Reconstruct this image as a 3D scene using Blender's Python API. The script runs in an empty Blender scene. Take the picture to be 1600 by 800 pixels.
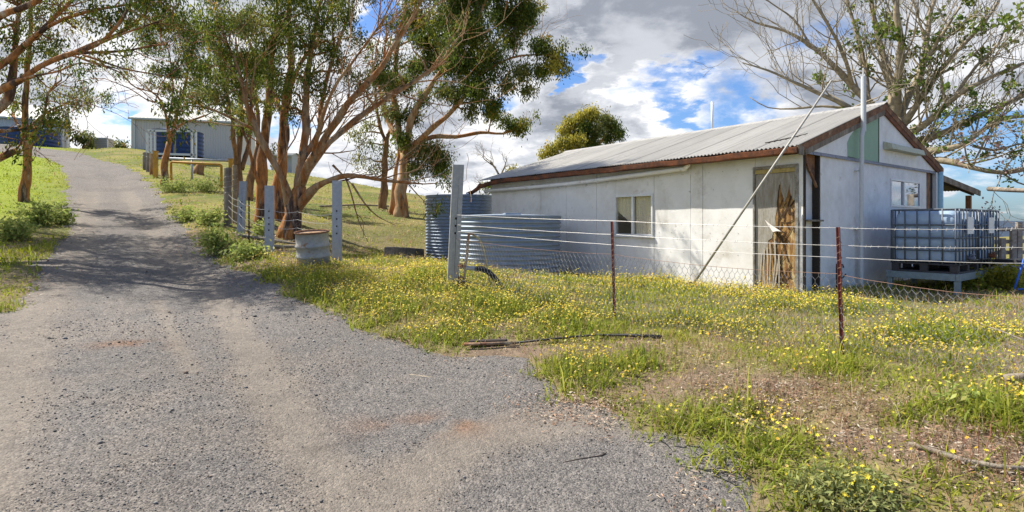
import bpy, math, random
import numpy as np
from mathutils import Vector, Matrix

random.seed(7); RNG = np.random.default_rng(11)
scene = bpy.context.scene
COL = scene.collection
PI = math.pi

# ------------------------------------------------------------------ camera, light, exposure
F, HZ, CZ = 875.0, 350.0, 1.6          # focal length and horizon row in photograph pixels, eye height
cam_d = bpy.data.cameras.new('camera'); cam = bpy.data.objects.new('camera', cam_d); COL.objects.link(cam)
cam.location = (0, 0, CZ); cam.rotation_euler = (PI/2, 0, 0)
cam_d.sensor_width = 36; cam_d.lens = 36*F/1600; cam_d.shift_y = -50/1600
cam_d.clip_start = 0.05; cam_d.clip_end = 6000
scene.camera = cam
scene.view_settings.view_transform = 'Standard'; scene.view_settings.look = 'None'
scene.view_settings.exposure = 1.05; scene.view_settings.gamma = 1
scene.cycles.use_denoising = True
scene.cycles.max_bounces = 6; scene.cycles.transparent_max_bounces = 12
scene.cycles.sample_clamp_indirect = 6

SUN_AZ = Vector((-0.92, 0.39, 0)).normalized(); SUN_EL = math.radians(52)
sunv = Vector((SUN_AZ.x*math.cos(SUN_EL), SUN_AZ.y*math.cos(SUN_EL), math.sin(SUN_EL)))
sl = bpy.data.lights.new('sun', 'SUN'); so = bpy.data.objects.new('sun', sl); COL.objects.link(so)
sl.energy = 4.4; sl.angle = math.radians(0.5); sl.color = (1.0, 0.94, 0.84)
so.rotation_euler = (-sunv).to_track_quat('-Z', 'Y').to_euler(); so.location = sunv*80

def world():
    w = bpy.data.worlds.new('World'); scene.world = w; w.use_nodes = True
    nt = w.node_tree; nt.nodes.clear(); N = nt.nodes.new; L = nt.links.new
    out = N('ShaderNodeOutputWorld'); bg = N('ShaderNodeBackground'); bg.inputs['Strength'].default_value = 0.081
    L(bg.outputs[0], out.inputs[0])
    sky = N('ShaderNodeTexSky'); sky.sky_type = 'NISHITA'; sky.sun_disc = False
    sky.sun_elevation = SUN_EL; sky.sun_rotation = math.atan2(SUN_AZ.x, SUN_AZ.y)
    tc = N('ShaderNodeTexCoord'); sep = N('ShaderNodeSeparateXYZ'); L(tc.outputs['Generated'], sep.inputs[0])
    def M(op, a, b=None, c=None, clamp=False):
        n = N('ShaderNodeMath'); n.operation = op; n.use_clamp = clamp
        for i, x in enumerate((a, b, c)):
            if x is None: continue
            if isinstance(x, (int, float)): n.inputs[i].default_value = x
            else: L(x, n.inputs[i])
        return n.outputs[0]
    # clouds lie on a flat layer overhead: direction divided by its height
    zz = M('ADD', M('MAXIMUM', sep.outputs['Z'], 0.0), 0.22)
    px = M('DIVIDE', sep.outputs['X'], zz); py = M('DIVIDE', sep.outputs['Y'], zz)
    comb = N('ShaderNodeCombineXYZ'); L(px, comb.inputs[0]); L(py, comb.inputs[1])
    def noise(scale, detail, rough, off, dist=0.0):
        mp = N('ShaderNodeMapping'); mp.inputs['Location'].default_value = off; L(comb.outputs[0], mp.inputs[0])
        n = N('ShaderNodeTexNoise'); n.inputs['Scale'].default_value = scale; n.inputs['Detail'].default_value = detail
        n.inputs['Roughness'].default_value = rough; n.inputs['Distortion'].default_value = dist
        L(mp.outputs[0], n.inputs['Vector']); return n.outputs[0]
    def ramp(x, a, b):
        n = N('ShaderNodeMapRange'); n.interpolation_type = 'SMOOTHSTEP'; L(x, n.inputs[0])
        n.inputs[1].default_value = a; n.inputs[2].default_value = b; return n.outputs[0]
    cover = noise(CLOUD['scale'], 9, 0.56, CLOUD['off'], 0.25)
    wn = N('ShaderNodeTexNoise'); wn.inputs['Scale'].default_value = 2.6; wn.inputs['Detail'].default_value = 7; wn.inputs['Roughness'].default_value = 0.62; L(comb.outputs[0], wn.inputs['Vector'])
    w1 = N('ShaderNodeVectorMath'); w1.operation = 'SUBTRACT'; L(wn.outputs['Color'], w1.inputs[0]); w1.inputs[1].default_value = (0.5, 0.5, 0.5)
    w2 = N('ShaderNodeVectorMath'); w2.operation = 'MULTIPLY_ADD'; L(w1.outputs[0], w2.inputs[0]); w2.inputs[1].default_value = (0.42, 0.42, 0.34); L(tc.outputs['Generated'], w2.inputs[2])
    wd = N('ShaderNodeVectorMath'); wd.operation = 'NORMALIZE'; L(w2.outputs[0], wd.inputs[0])
    def spot(d, inner, outer, amt):                    # a gap or a bank of the cloud layer in one part of the sky
        dv = Vector(d).normalized()
        vm = N('ShaderNodeVectorMath'); vm.operation = 'DOT_PRODUCT'; L(wd.outputs[0], vm.inputs[0]); vm.inputs[1].default_value = dv
        return M('MULTIPLY', ramp(vm.outputs['Value'], math.cos(math.radians(outer)), math.cos(math.radians(inner))), amt)
    c = cover
    for s in CLOUD['spots']: c = M('ADD', c, spot(*s))
    mask = ramp(c, CLOUD['lo'], CLOUD['hi'])
    dens = ramp(c, CLOUD['lo']+0.05, CLOUD['hi']+0.26)
    puff = noise(CLOUD['scale']*2.6, 10, 0.6, (7.3, 2.1, 0), 0.4)
    shade = M('ADD', M('MULTIPLY', dens, 0.6), M('MULTIPLY', M('SUBTRACT', puff, 0.48), 2.2), clamp=True)
    for s in CLOUD['dark']: shade = M('ADD', shade, spot(*s), clamp=True)
    cr = N('ShaderNodeValToRGB'); L(shade, cr.inputs[0])
    e = cr.color_ramp.elements
    e[0].position = 0.05; e[0].color = (6.8, 6.8, 6.85, 1)
    e[1].position = 1.0; e[1].color = (2.1, 2.3, 2.7, 1)
    m1 = e.new(0.42); m1.color = (4.6, 4.75, 5.1, 1)
    blue = N('ShaderNodeMix'); blue.data_type = 'RGBA'; blue.blend_type = 'MULTIPLY'; blue.inputs[0].default_value = 1
    L(sky.outputs[0], blue.inputs[6]); blue.inputs[7].default_value = CLOUD['tint']
    mx = N('ShaderNodeMix'); mx.data_type = 'RGBA'
    L(mask, mx.inputs[0]); L(blue.outputs[2], mx.inputs[6]); L(cr.outputs[0], mx.inputs[7])
    L(mx.outputs[2], bg.inputs[0])
def dirpx(px, py): return ((px-800)/F, 1.0, (HZ-py)/F)
CLOUD = dict(scale=1.35, off=(3.1, 0.4, 0), lo=0.39, hi=0.52, tint=(0.54, 0.75, 1.06, 1),
  spots=[(dirpx(1085,145), 0.5, 7.0, -0.165), (dirpx(1030,165), 0.3, 4, -0.10), (dirpx(895,100), 0.3, 3.6, -0.15), (dirpx(780,175), 0.5, 3, -0.09), (dirpx(470,215), 0.5, 3.5, -0.12), (dirpx(590,50), 0.5, 4, -0.1), (dirpx(570,85), 0.5, 5, -0.13), (dirpx(175,125), 0.5, 4, -0.13), (dirpx(420,60), 4, 22, 0.10), (dirpx(120,60), 3, 14, 0.12), (dirpx(600,200), 3, 12, 0.08), (dirpx(880,95), 0.5, 4, -0.12),
         ((0, -0.55, 0.8), 20, 62, -0.16), ((0.9, -0.6, 0.3), 10, 55, -0.14), (dirpx(185,240), 1, 5, -0.10), (dirpx(1560,330), 1, 8, -0.10),
         (dirpx(960,30), 5, 18, 0.12), (dirpx(1250,60), 5, 18, 0.09), (dirpx(190,170), 1, 5, 0.07), (dirpx(800,250), 4, 14, 0.08), (dirpx(1100,200), 1, 6, 0.05)],
  dark=[(dirpx(960,0), 1, 14, 0.62), (dirpx(1180,20), 1, 13, 0.52), (dirpx(700,240), 1, 8, 0.15), (dirpx(1500,30), 4, 16, 0.22), (dirpx(850,210), 2, 8, 0.15),
        (dirpx(1000,110), 1, 7, -0.45), (dirpx(1090,200), 1, 7, -0.45), (dirpx(760,275), 1, 7, -0.3), (dirpx(560,220), 1, 8, -0.3), (dirpx(200,165), 1, 6, -0.3)])
world()

# ------------------------------------------------------------------ terrain
def W(px, py, Y): return Vector(((px-800)/F*Y, Y, CZ+(HZ-py)/F*Y))
def sstep(a, b, x):
    t = np.clip((x-a)/(b-a), 0, 1); return t*t*(3-2*t)
_H = np.random.default_rng(5).random((256, 256))
def vnoise(x, y):
    x = np.asarray(x, float); y = np.asarray(y, float)
    xi = np.floor(x).astype(int); yi = np.floor(y).astype(int); fx = x-xi; fy = y-yi
    fx = fx*fx*(3-2*fx); fy = fy*fy*(3-2*fy)
    a = _H[xi & 255, yi & 255]; b = _H[(xi+1) & 255, yi & 255]; c = _H[xi & 255, (yi+1) & 255]; d = _H[(xi+1) & 255, (yi+1) & 255]
    return (a*(1-fx)+b*fx)*(1-fy)+(c*(1-fx)+d*fx)*fy
def fbm(x, y, o=4):
    s = 0; a = 0.5
    for i in range(o): s = s+a*vnoise(x*2**i+17.3*i, y*2**i+5.1*i); a *= 0.5
    return s/(1-0.5**o)
_ku = np.linspace(-60, 140, 801)
_kz = np.interp(_ku, [-60, -10, 0, 2.4, 7, 9.7, 15, 21.4, 31.9, 44.7, 59, 70, 75, 83, 100, 140],
                     [-0.9, -0.45, -0.08, 0.0, 0.26, 0.43, 0.89, 1.65, 3.05, 5.1, 7.15, 9.0, 9.6, 10.2, 10.6, 10.6])
_k = np.hanning(17); _k /= _k.sum(); _kz = np.convolve(np.pad(_kz, 8, 'edge'), _k, 'valid')
def Pz(u): return np.interp(u, _ku, _kz)
def softplus(x, k=2.5): return k*np.logaddexp(0, x/k)
def gh(X, Y):
    X = np.asarray(X, float); Y = np.asarray(Y, float)
    u = -0.62*X+0.785*Y; v = 0.785*X+0.62*Y
    uc = np.interp(v, [-80, 12, 15, 16.8, 19.4, 21.4, 23.4, 30, 45, 80], [88, 84, 66, 57, 46, 40.5, 38, 30, 22, 14])
    over = softplus(u-uc)
    z = Pz(u-over) - 0.10*over
    w = sstep(2.6, 5.2, v)*(1-sstep(14, 21, u))
    bank = 0.26*sstep(5, 10, u)*sstep(1.6, 3.4, v)*(1-sstep(5.5, 9, v)) + 0.12*sstep(2.5, 5, v)*(1-sstep(6, 9, v))*sstep(4, 7, u)
    z = z*(1-w) + 0.41*w + bank
    z = z - 0.055*softplus(v-26, 4)*(1-sstep(60, 90, u))
    z = np.maximum(z, -38)
    z = z + (fbm(X*0.45, Y*0.45, 3)-0.5)*0.10*sstep(1.5, 4, np.abs(v-0.5))
    return z
def g1(X, Y): return float(gh(X, Y))
def at(px, py, y0=2.0, y1=120.0):
    """the spot on the ground seen at a place of the photograph"""
    Ys = np.geomspace(y0, y1, 1500); X = (px-800)/F*Ys; z = CZ+(HZ-py)/F*Ys
    hit = np.nonzero(gh(X, Ys) >= z)[0]
    i = hit[0] if len(hit) else len(Ys)-1
    return Vector((X[i], Ys[i], g1(X[i], Ys[i])))

# track edges as X over Y
def _edge(pts):
    P = [at(*p) for p in pts]; P.sort(key=lambda p: p.y)
    return np.array([p.y for p in P]), np.array([p.x for p in P])
_ry, _rx = _edge([(1200, 800), (1085, 740), (1000, 690), (900, 652), (835, 620), (770, 575), (650, 540), (560, 512), (480, 480), (425, 452), (380, 435), (340, 408),
                  (312, 382), (282, 350), (256, 325), (241, 300), (224, 281), (206, 270), (186, 257), (150, 249)])
_ly, _lx = _edge([(0, 487), (45, 452), (85, 415), (103, 375), (107, 340), (109, 300), (107, 272), (98, 258), (78, 248)])
_ry = np.concatenate([[-40, 1.5], _ry, [_ry[-1]+5, _ry[-1]+9, _ry[-1]+14]]); _rx = np.concatenate([[6, 2.6], _rx, [_rx[-1]-5, _rx[-1]-14, _rx[-1]-60]])
_ly = np.concatenate([[-40, 1.5], _ly, [_ly[-1]+3, _ly[-1]+6]]); _lx = np.concatenate([[-5.5, -4.4], _lx, [_lx[-1]-8, _lx[-1]-70]])
YEND = _ly[-1]
def xr(Y): return np.interp(Y, _ry, _rx)
def xl(Y): return np.interp(Y, _ly, _lx)
def road_out(X, Y):
    """metres outside the track, negative inside"""
    X = np.asarray(X, float); Y = np.asarray(Y, float)
    d = np.maximum((X-xr(Y))*0.8, (xl(Y)-X)*0.8)
    d = np.where(Y > YEND+4, 9.0, d)
    return d + (fbm(X*1.3, Y*1.3, 4)-0.5)*0.9

# ------------------------------------------------------------------ mesh helpers
class MB:
    def __init__(self): self.v = []; self.f = []; self.n = 0
    def add(self, V, Fs):
        for p in V: self.v.append((float(p[0]), float(p[1]), float(p[2])))
        for q in Fs: self.f.append(tuple(int(i)+self.n for i in q))
        self.n = len(self.v); return self
    def hexa(self, P):     # 8 corners: bottom 4 ccw, top 4 ccw
        return self.add(P, [(3, 2, 1, 0), (4, 5, 6, 7), (0, 1, 5, 4), (1, 2, 6, 5), (2, 3, 7, 6), (3, 0, 4, 7)])
    def box(self, a, b):
        (x0, y0, z0), (x1, y1, z1) = a, b
        return self.hexa([(x0, y0, z0), (x1, y0, z0), (x1, y1, z0), (x0, y1, z0), (x0, y0, z1), (x1, y0, z1), (x1, y1, z1), (x0, y1, z1)])
    def bar(self, p, q, w, h, up=(0, 0, 1)):
        p = Vector(p); q = Vector(q); d = (q-p).normalized(); up = Vector(up)
        s = d.cross(up)
        if s.length < 1e-4: s = d.cross(Vector((1, 0, 0)))
        s.normalize(); t = s.cross(d); s = s*w/2; t = t*h/2
        return self.hexa([p-s-t, p+s-t, p+s+t, p-s+t, q-s-t, q+s-t, q+s+t, q-s+t])
    def tube(self, pts, rads, n=8, cap=True):
        pts = np.array([tuple(p) for p in pts], float); m = len(pts)
        if np.isscalar(rads): rads = [rads]*m
        T = np.gradient(pts, axis=0); T /= np.linalg.norm(T, axis=1, keepdims=True)+1e-12
        a = np.array([0, 0, 1.]) if abs(T[0][2]) < 0.9 else np.array([1., 0, 0])
        nrm = np.cross(T[0], a); nrm /= np.linalg.norm(nrm)
        ang = np.arange(n)*2*PI/n; ca, sa = np.cos(ang)[:, None], np.sin(ang)[:, None]; V = []
        for i in range(m):
            nrm = nrm-T[i]*np.dot(nrm, T[i]); nrm /= np.linalg.norm(nrm)+1e-12
            b = np.cross(T[i], nrm); V.append(pts[i]+rads[i]*(ca*nrm+sa*b))
        V = np.concatenate(V); Fs = []
        for i in range(m-1):
            for j in range(n):
                k = (j+1) % n; Fs.append((i*n+j, i*n+k, (i+1)*n+k, (i+1)*n+j))
        if cap: Fs.append(tuple(range(n-1, -1, -1))); Fs.append(tuple((m-1)*n+j for j in range(n)))
        return self.add(V, Fs)
    def lathe(self, prof, c, n=32, bottom=False, top=False):
        V = []; Fs = []
        for r, z in prof:
            for j in range(n):
                a = 2*PI*j/n; V.append((c[0]+r*math.cos(a), c[1]+r*math.sin(a), c[2]+z))
        for i in range(len(prof)-1):
            for j in range(n):
                k = (j+1) % n; Fs.append((i*n+j, i*n+k, (i+1)*n+k, (i+1)*n+j))
        if bottom: Fs.append(tuple(range(n-1, -1, -1)))
        if top: Fs.append(tuple((len(prof)-1)*n+j for j in range(n)))
        return self.add(V, Fs)
    def plate(self, poly, O, ea, eb, en, th):   # flat outline in a plane, given a thickness along en
        O, ea, eb, en = Vector(O), Vector(ea), Vector(eb), Vector(en); n = len(poly)
        f = [O+ea*a+eb*b for a, b in poly]; k = [p+en*th for p in f]
        return self.add(f+k, [tuple(range(n)), tuple(range(2*n-1, n-1, -1))]+[(i, i+n, (i+1) % n+n, (i+1) % n) for i in range(n)])
    def build(self, name, mat, parent=None, smooth=False, origin=None, bevel=0):
        me = bpy.data.meshes.new(name); V = self.v
        if origin is not None: V = [(x-origin[0], y-origin[1], z-origin[2]) for x, y, z in V]
        me.from_pydata(V, [], self.f); me.update(); me.materials.append(mat)
        if smooth: me.polygons.foreach_set('use_smooth', [True]*len(me.polygons))
        o = bpy.data.objects.new(name, me); COL.objects.link(o)
        if parent: o.parent = parent
        elif origin is not None: o.location = origin
        if bevel:
            b = o.modifiers.new('bevel', 'BEVEL'); b.width = bevel; b.segments = 2; b.limit_method = 'ANGLE'
        return o
def arr_mesh(name, V, Fc, mat, cols=None, parent=None, origin=None, smooth=False):
    V = np.asarray(V, np.float32).reshape(-1, 3); Fc = np.asarray(Fc, np.int32); k = Fc.shape[1]
    if origin is not None: V = V-np.array(origin, np.float32)
    me = bpy.data.meshes.new(name)
    me.vertices.add(len(V)); me.vertices.foreach_set('co', V.ravel())
    me.loops.add(Fc.size); me.loops.foreach_set('vertex_index', Fc.ravel())
    me.polygons.add(len(Fc)); me.polygons.foreach_set('loop_start', np.arange(0, Fc.size, k, dtype=np.int32))
    try: me.polygons.foreach_set('loop_total', np.full(len(Fc), k, np.int32))
    except Exception: pass
    if smooth: me.polygons.foreach_set('use_smooth', np.ones(len(Fc), bool))
    me.update(calc_edges=True)
    if cols is not None:
        at_ = me.color_attributes.new('Col', 'FLOAT_COLOR', 'POINT')
        c = np.ones((len(V), 4), np.float32); c[:, :3] = cols; at_.data.foreach_set('color', c.ravel())
    me.materials.append(mat)
    o = bpy.data.objects.new(name, me); COL.objects.link(o)
    if parent: o.parent = parent
    elif origin is not None: o.location = origin
    return o
def tag(o, label=None, cat=None, group=None, kind=None):
    if label: o['label'] = label
    if cat: o['category'] = cat
    if group: o['group'] = group
    if kind: o['kind'] = kind
    return o
def thing(name, label, cat, loc=(0, 0, 0), rz=0, group=None):
    o = bpy.data.objects.new(name, None); COL.objects.link(o); o.location = loc; o.rotation_euler = (0, 0, rz)
    o.empty_display_size = 0.2
    return tag(o, label, cat, group)
def copy_tree(o, parent=None):
    c = o.copy(); COL.objects.link(c); c.parent = parent
    for ch in list(o.children): copy_tree(ch, c)
    return c

# ------------------------------------------------------------------ materials
def mat(name, col, rough=0.8, metal=0.0, var=0.0, scale=6.0, col2=None, bump=0.0, bscale=40.0, attr=False, transl=0.0, stretch=(1, 1, 1), spec=0.3, sharp=(0.38, 0.62), dirt=None):
    m = bpy.data.materials.new(name); m.use_nodes = True; nt = m.node_tree; N = nt.nodes.new; L = nt.links.new
    b = nt.nodes['Principled BSDF']; b.inputs['Roughness'].default_value = rough; b.inputs['Metallic'].default_value = metal
    b.inputs['Specular IOR Level'].default_value = spec
    tc = N('ShaderNodeTexCoord'); mp = N('ShaderNodeMapping'); mp.inputs['Scale'].default_value = stretch; L(tc.outputs['Object'], mp.inputs[0])
    src = None
    if attr:
        a = N('ShaderNodeVertexColor'); a.layer_name = 'Col'; src = a.outputs[0]
    def nz(sc, d=6, r=0.6):
        n = N('ShaderNodeTexNoise'); n.inputs['Scale'].default_value = sc; n.inputs['Detail'].default_value = d; n.inputs['Roughness'].default_value = r
        L(mp.outputs[0], n.inputs[0]); return n.outputs[0]
    def mix(fac, a, b_, mode='MIX'):
        x = N('ShaderNodeMix'); x.data_type = 'RGBA'; x.blend_type = mode
        if isinstance(fac, float): x.inputs[0].default_value = fac
        else: L(fac, x.inputs[0])
        for i, q in ((6, a), (7, b_)):
            if isinstance(q, tuple): x.inputs[i].default_value = (*q[:3], 1)
            else: L(q, x.inputs[i])
        return x.outputs[2]
    def rmp(f, lo, hi):
        r = N('ShaderNodeMapRange'); L(f, r.inputs[0]); r.inputs[1].default_value = lo; r.inputs[2].default_value = hi; return r.outputs[0]
    if src is None:
        src = tuple(col)
        if col2: src = mix(rmp(nz(scale), *sharp), src, tuple(col2))
    if dirt:   # (colour, scale, lo, hi): stains with a shape of their own
        for dc, ds, lo, hi in dirt: src = mix(rmp(nz(ds, 8, 0.68), lo, hi), src, tuple(dc))
    if var:
        v = rmp(nz(scale*3.7, 5, 0.65), 0.3, 0.7); dk = tuple([1-var]*3); lt = tuple([1+var*0.6]*3)
        src = mix(1.0, src, mix(v, dk, lt), 'MULTIPLY')
    if isinstance(src, tuple): b.inputs['Base Color'].default_value = (*src[:3], 1)
    else: L(src, b.inputs['Base Color'])
    if bump:
        bp = N('ShaderNodeBump'); bp.inputs['Strength'].default_value = bump; bp.inputs['Distance'].default_value = 0.02
        L(nz(bscale, 5), bp.inputs['Height']); L(bp.outputs[0], b.inputs['Normal'])
    if transl:
        t = N('ShaderNodeBsdfTranslucent'); ms = N('ShaderNodeMixShader'); ms.inputs[0].default_value = transl
        if isinstance(src, tuple): t.inputs[0].default_value = (*src[:3], 1)
        else: L(src, t.inputs[0])
        L(b.outputs[0], ms.inputs[1]); L(t.outputs[0], ms.inputs[2]); L(ms.outputs[0], nt.nodes['Material Output'].inputs[0])
    return m
M_leaf = mat('gum_leaf', (0.06, 0.09, 0.03), 0.6, attr=True, transl=0.45, spec=0.12)
M_grass = mat('grass_blade', (0.1, 0.15, 0.03), 0.7, attr=True, transl=0.45, spec=0.2)
M_flower = mat('daisy_petal', (0.7, 0.55, 0.03), 0.6, attr=True, transl=0.25, spec=0.2)
M_bark = mat('orange_bark', (0.46, 0.205, 0.07), 0.9, col2=(0.12, 0.068, 0.043), scale=2.6, stretch=(1.6, 1.6, 0.35), var=0.5, bump=1.0, bscale=14, sharp=(0.475, 0.58), dirt=[((0.48, 0.37, 0.26), 3.0, 0.54, 0.62), ((0.075, 0.05, 0.04), 1.3, 0.55, 0.62)])
M_bark_pale = mat('pale_bark', (0.44, 0.30, 0.175), 0.9, col2=(0.37, 0.155, 0.05), scale=2.2, stretch=(1.5, 1.5, 0.4), var=0.4, bump=0.7, bscale=18, sharp=(0.44, 0.58), dirt=[((0.09, 0.07, 0.055), 2.6, 0.57, 0.64)])
M_bark_dark = mat('dark_bark', (0.20, 0.12, 0.07), 0.95, col2=(0.36, 0.19, 0.09), scale=3, stretch=(1, 1, 0.25), var=0.5, bump=1.0, bscale=14)
M_bark_grey = mat('grey_bark', (0.25, 0.22, 0.165), 0.9, col2=(0.38, 0.31, 0.21), scale=2.5, var=0.4, bump=0.6, bscale=16)
M_white = mat('white_cement_sheet', (0.78, 0.775, 0.755), 0.75, var=0.07, scale=0.8, bump=0.08, bscale=30, dirt=[((0.62, 0.60, 0.55), 1.1, 0.48, 0.72), ((0.46, 0.41, 0.34), 2.3, 0.57, 0.78), ((0.30, 0.26, 0.22), 5.5, 0.64, 0.72)])
M_white2 = mat('brightened_grubby_sheet', (0.80, 0.80, 0.79), 0.8, var=0.10, scale=1.2, bump=0.10, bscale=30, dirt=[((0.66, 0.65, 0.62), 1.6, 0.48, 0.74), ((0.48, 0.42, 0.35), 4.2, 0.61, 0.75)])  # base lifted to brighten the shaded gable; the stains are dirt
M_iron = mat('galvanised_roof_iron', (0.36, 0.352, 0.335), 0.55, metal=0.15, var=0.24, scale=1.2, stretch=(0.22, 5.0, 0.22), dirt=[((0.26, 0.25, 0.235), 1.0, 0.45, 0.7), ((0.20, 0.14, 0.10), 2.5, 0.66, 0.80)])
M_roof = mat('weathered_roof_iron', (0.4, 0.385, 0.35), 0.6, metal=0.08, var=0.14, scale=1.2, stretch=(0.22, 4.0, 0.22), attr=True, dirt=[((0.24, 0.225, 0.205), 1.0, 0.52, 0.80), ((0.22, 0.14, 0.09), 2.5, 0.66, 0.80)])
M_rust = mat('rusty_gutter', (0.23, 0.085, 0.04), 0.85, col2=(0.10, 0.05, 0.035), scale=5, var=0.4, bump=0.3)
M_rust2 = mat('rusty_board', (0.30, 0.15, 0.075), 0.85, col2=(0.13, 0.065, 0.04), scale=4, var=0.4, bump=0.3, dirt=[((0.40, 0.33, 0.22), 3.0, 0.55, 0.7)])
M_dark = mat('dark_timber', (0.045, 0.035, 0.03), 0.9, var=0.3)
M_timber = mat('grey_timber', (0.30, 0.26, 0.21), 0.9, col2=(0.17, 0.14, 0.11), scale=5, stretch=(1, 1, 0.3), var=0.3, bump=0.5)
M_tank = mat('galvanised_tank', (0.26, 0.315, 0.385), 0.5, metal=0.2, var=0.18, scale=1.5, dirt=[((0.30, 0.29, 0.28), 1.6, 0.55, 0.8)])
M_post = mat('galvanised_post', (0.34, 0.37, 0.41), 0.5, metal=0.25, var=0.14, scale=3, dirt=[((0.56, 0.56, 0.55), 5, 0.55, 0.7)])
M_pvc = mat('white_pvc', (0.80, 0.80, 0.78), 0.4, var=0.06, scale=3, dirt=[((0.55, 0.5, 0.38), 2.5, 0.6, 0.85)])
M_picket = mat('red_oxide_steel', (0.13, 0.035, 0.028), 0.75, var=0.35, scale=12, bump=0.2)
M_pickdark = mat('black_steel', (0.03, 0.025, 0.025), 0.7, var=0.3)
M_wire = mat('wire', (0.42, 0.41, 0.40), 0.45, metal=0.5, var=0.3, scale=6)
M_rwire = mat('rusty_wire', (0.34, 0.20, 0.14), 0.8, var=0.3)
M_black = mat('black_rubber', (0.018, 0.018, 0.02), 0.6, var=0.3, spec=0.4)
M_glass = mat('window_glass', (0.05, 0.06, 0.07), 0.06, spec=0.8)
M_alu = mat('window_frame', (0.72, 0.73, 0.73), 0.45, metal=0.2, var=0.08)
# ------------------------------------------------------------------ ground and track
def ground_cols(X, Y):
    u = -0.62*X+0.785*Y; v = 0.785*X+0.62*Y
    dirt = np.array([0.21, 0.155, 0.11]); straw = np.array([0.22, 0.175, 0.09]); green = np.array([0.10, 0.12, 0.03]); olive = np.array([0.21, 0.19, 0.06])
    n1 = fbm(X*0.5+3, Y*0.5, 4)[..., None]; n2 = fbm(X*1.7, Y*1.7+9, 4)[..., None]
    near = np.where(n2 > 0.5, straw, dirt)*0.9
    c = near*(1-0.5*sstep(0.45, 0.65, n1))+np.array([0.13, 0.14, 0.035])*0.5*sstep(0.45, 0.65, n1)
    hill = sstep(16, 24, u)[..., None]
    hc = olive*(1-sstep(0.45, 0.65, n1))+green*1.15*sstep(0.45, 0.65, n1)
    hc = hc*(1-0.55*sstep(0.55, 0.68, n2))+np.array([0.20, 0.14, 0.085])*0.55*sstep(0.55, 0.68, n2)
    lush = (sstep(2, -3, v)*sstep(14, 24, u))[..., None]
    hc = hc*(1-lush)+np.array([0.21, 0.26, 0.025])*lush
    c = c*(1-hill)+hc*hill
    return c
def axis_(dense0, dense1, step, lo, hi, gr=1.13):
    a = list(np.arange(dense0, dense1, step)); s = step; x = a[-1]
    while x < hi: s *= gr; x += s; a.append(x)
    s = step; x = a[0]; b = []
    while x > lo: s *= gr; x -= s; b.append(x)
    return np.array(b[::-1]+a)
def ground():
    xs = axis_(-16, 8, 0.14, -17, 900); xs = np.concatenate([axis_(-52, -17.2, 0.33, -700, -17.6), xs[xs > -17.0]]); ys = axis_(1.5, 20, 0.14, -60, 20.2); ys = np.concatenate([ys[ys < 20], axis_(20.1, 60, 0.38, 20, 1500)[1:]]); ys = np.unique(np.round(ys, 4)); xs = np.unique(np.round(xs, 4))
    X, Y = np.meshgrid(xs, ys); Z = gh(X, Y)
    near = 1-sstep(25, 40, Y)
    Z = Z+near*(fbm(X*2.2, Y*2.2, 4)-0.5)*0.05
    d = road_out(X, Y); Z = Z-0.10*sstep(0.25, -0.35, d)
    ny, nx = X.shape; idx = np.arange(nx*ny).reshape(ny, nx)
    Fc = np.stack([idx[:-1, :-1], idx[:-1, 1:], idx[1:, 1:], idx[1:, :-1]], -1).reshape(-1, 4)
    m = mat('soil_and_turf', (0.2, 0.2, 0.05), 0.95, attr=True, var=0.35, scale=2.2, bump=0.8, bscale=30, spec=0.1, dirt=None)
    o = arr_mesh('ground', np.stack([X, Y, Z], -1), Fc, m, ground_cols(X, Y).reshape(-1, 3), smooth=True)
    tag(o, 'uneven farm ground rising to a grassy hill', None, None, 'structure')
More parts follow.
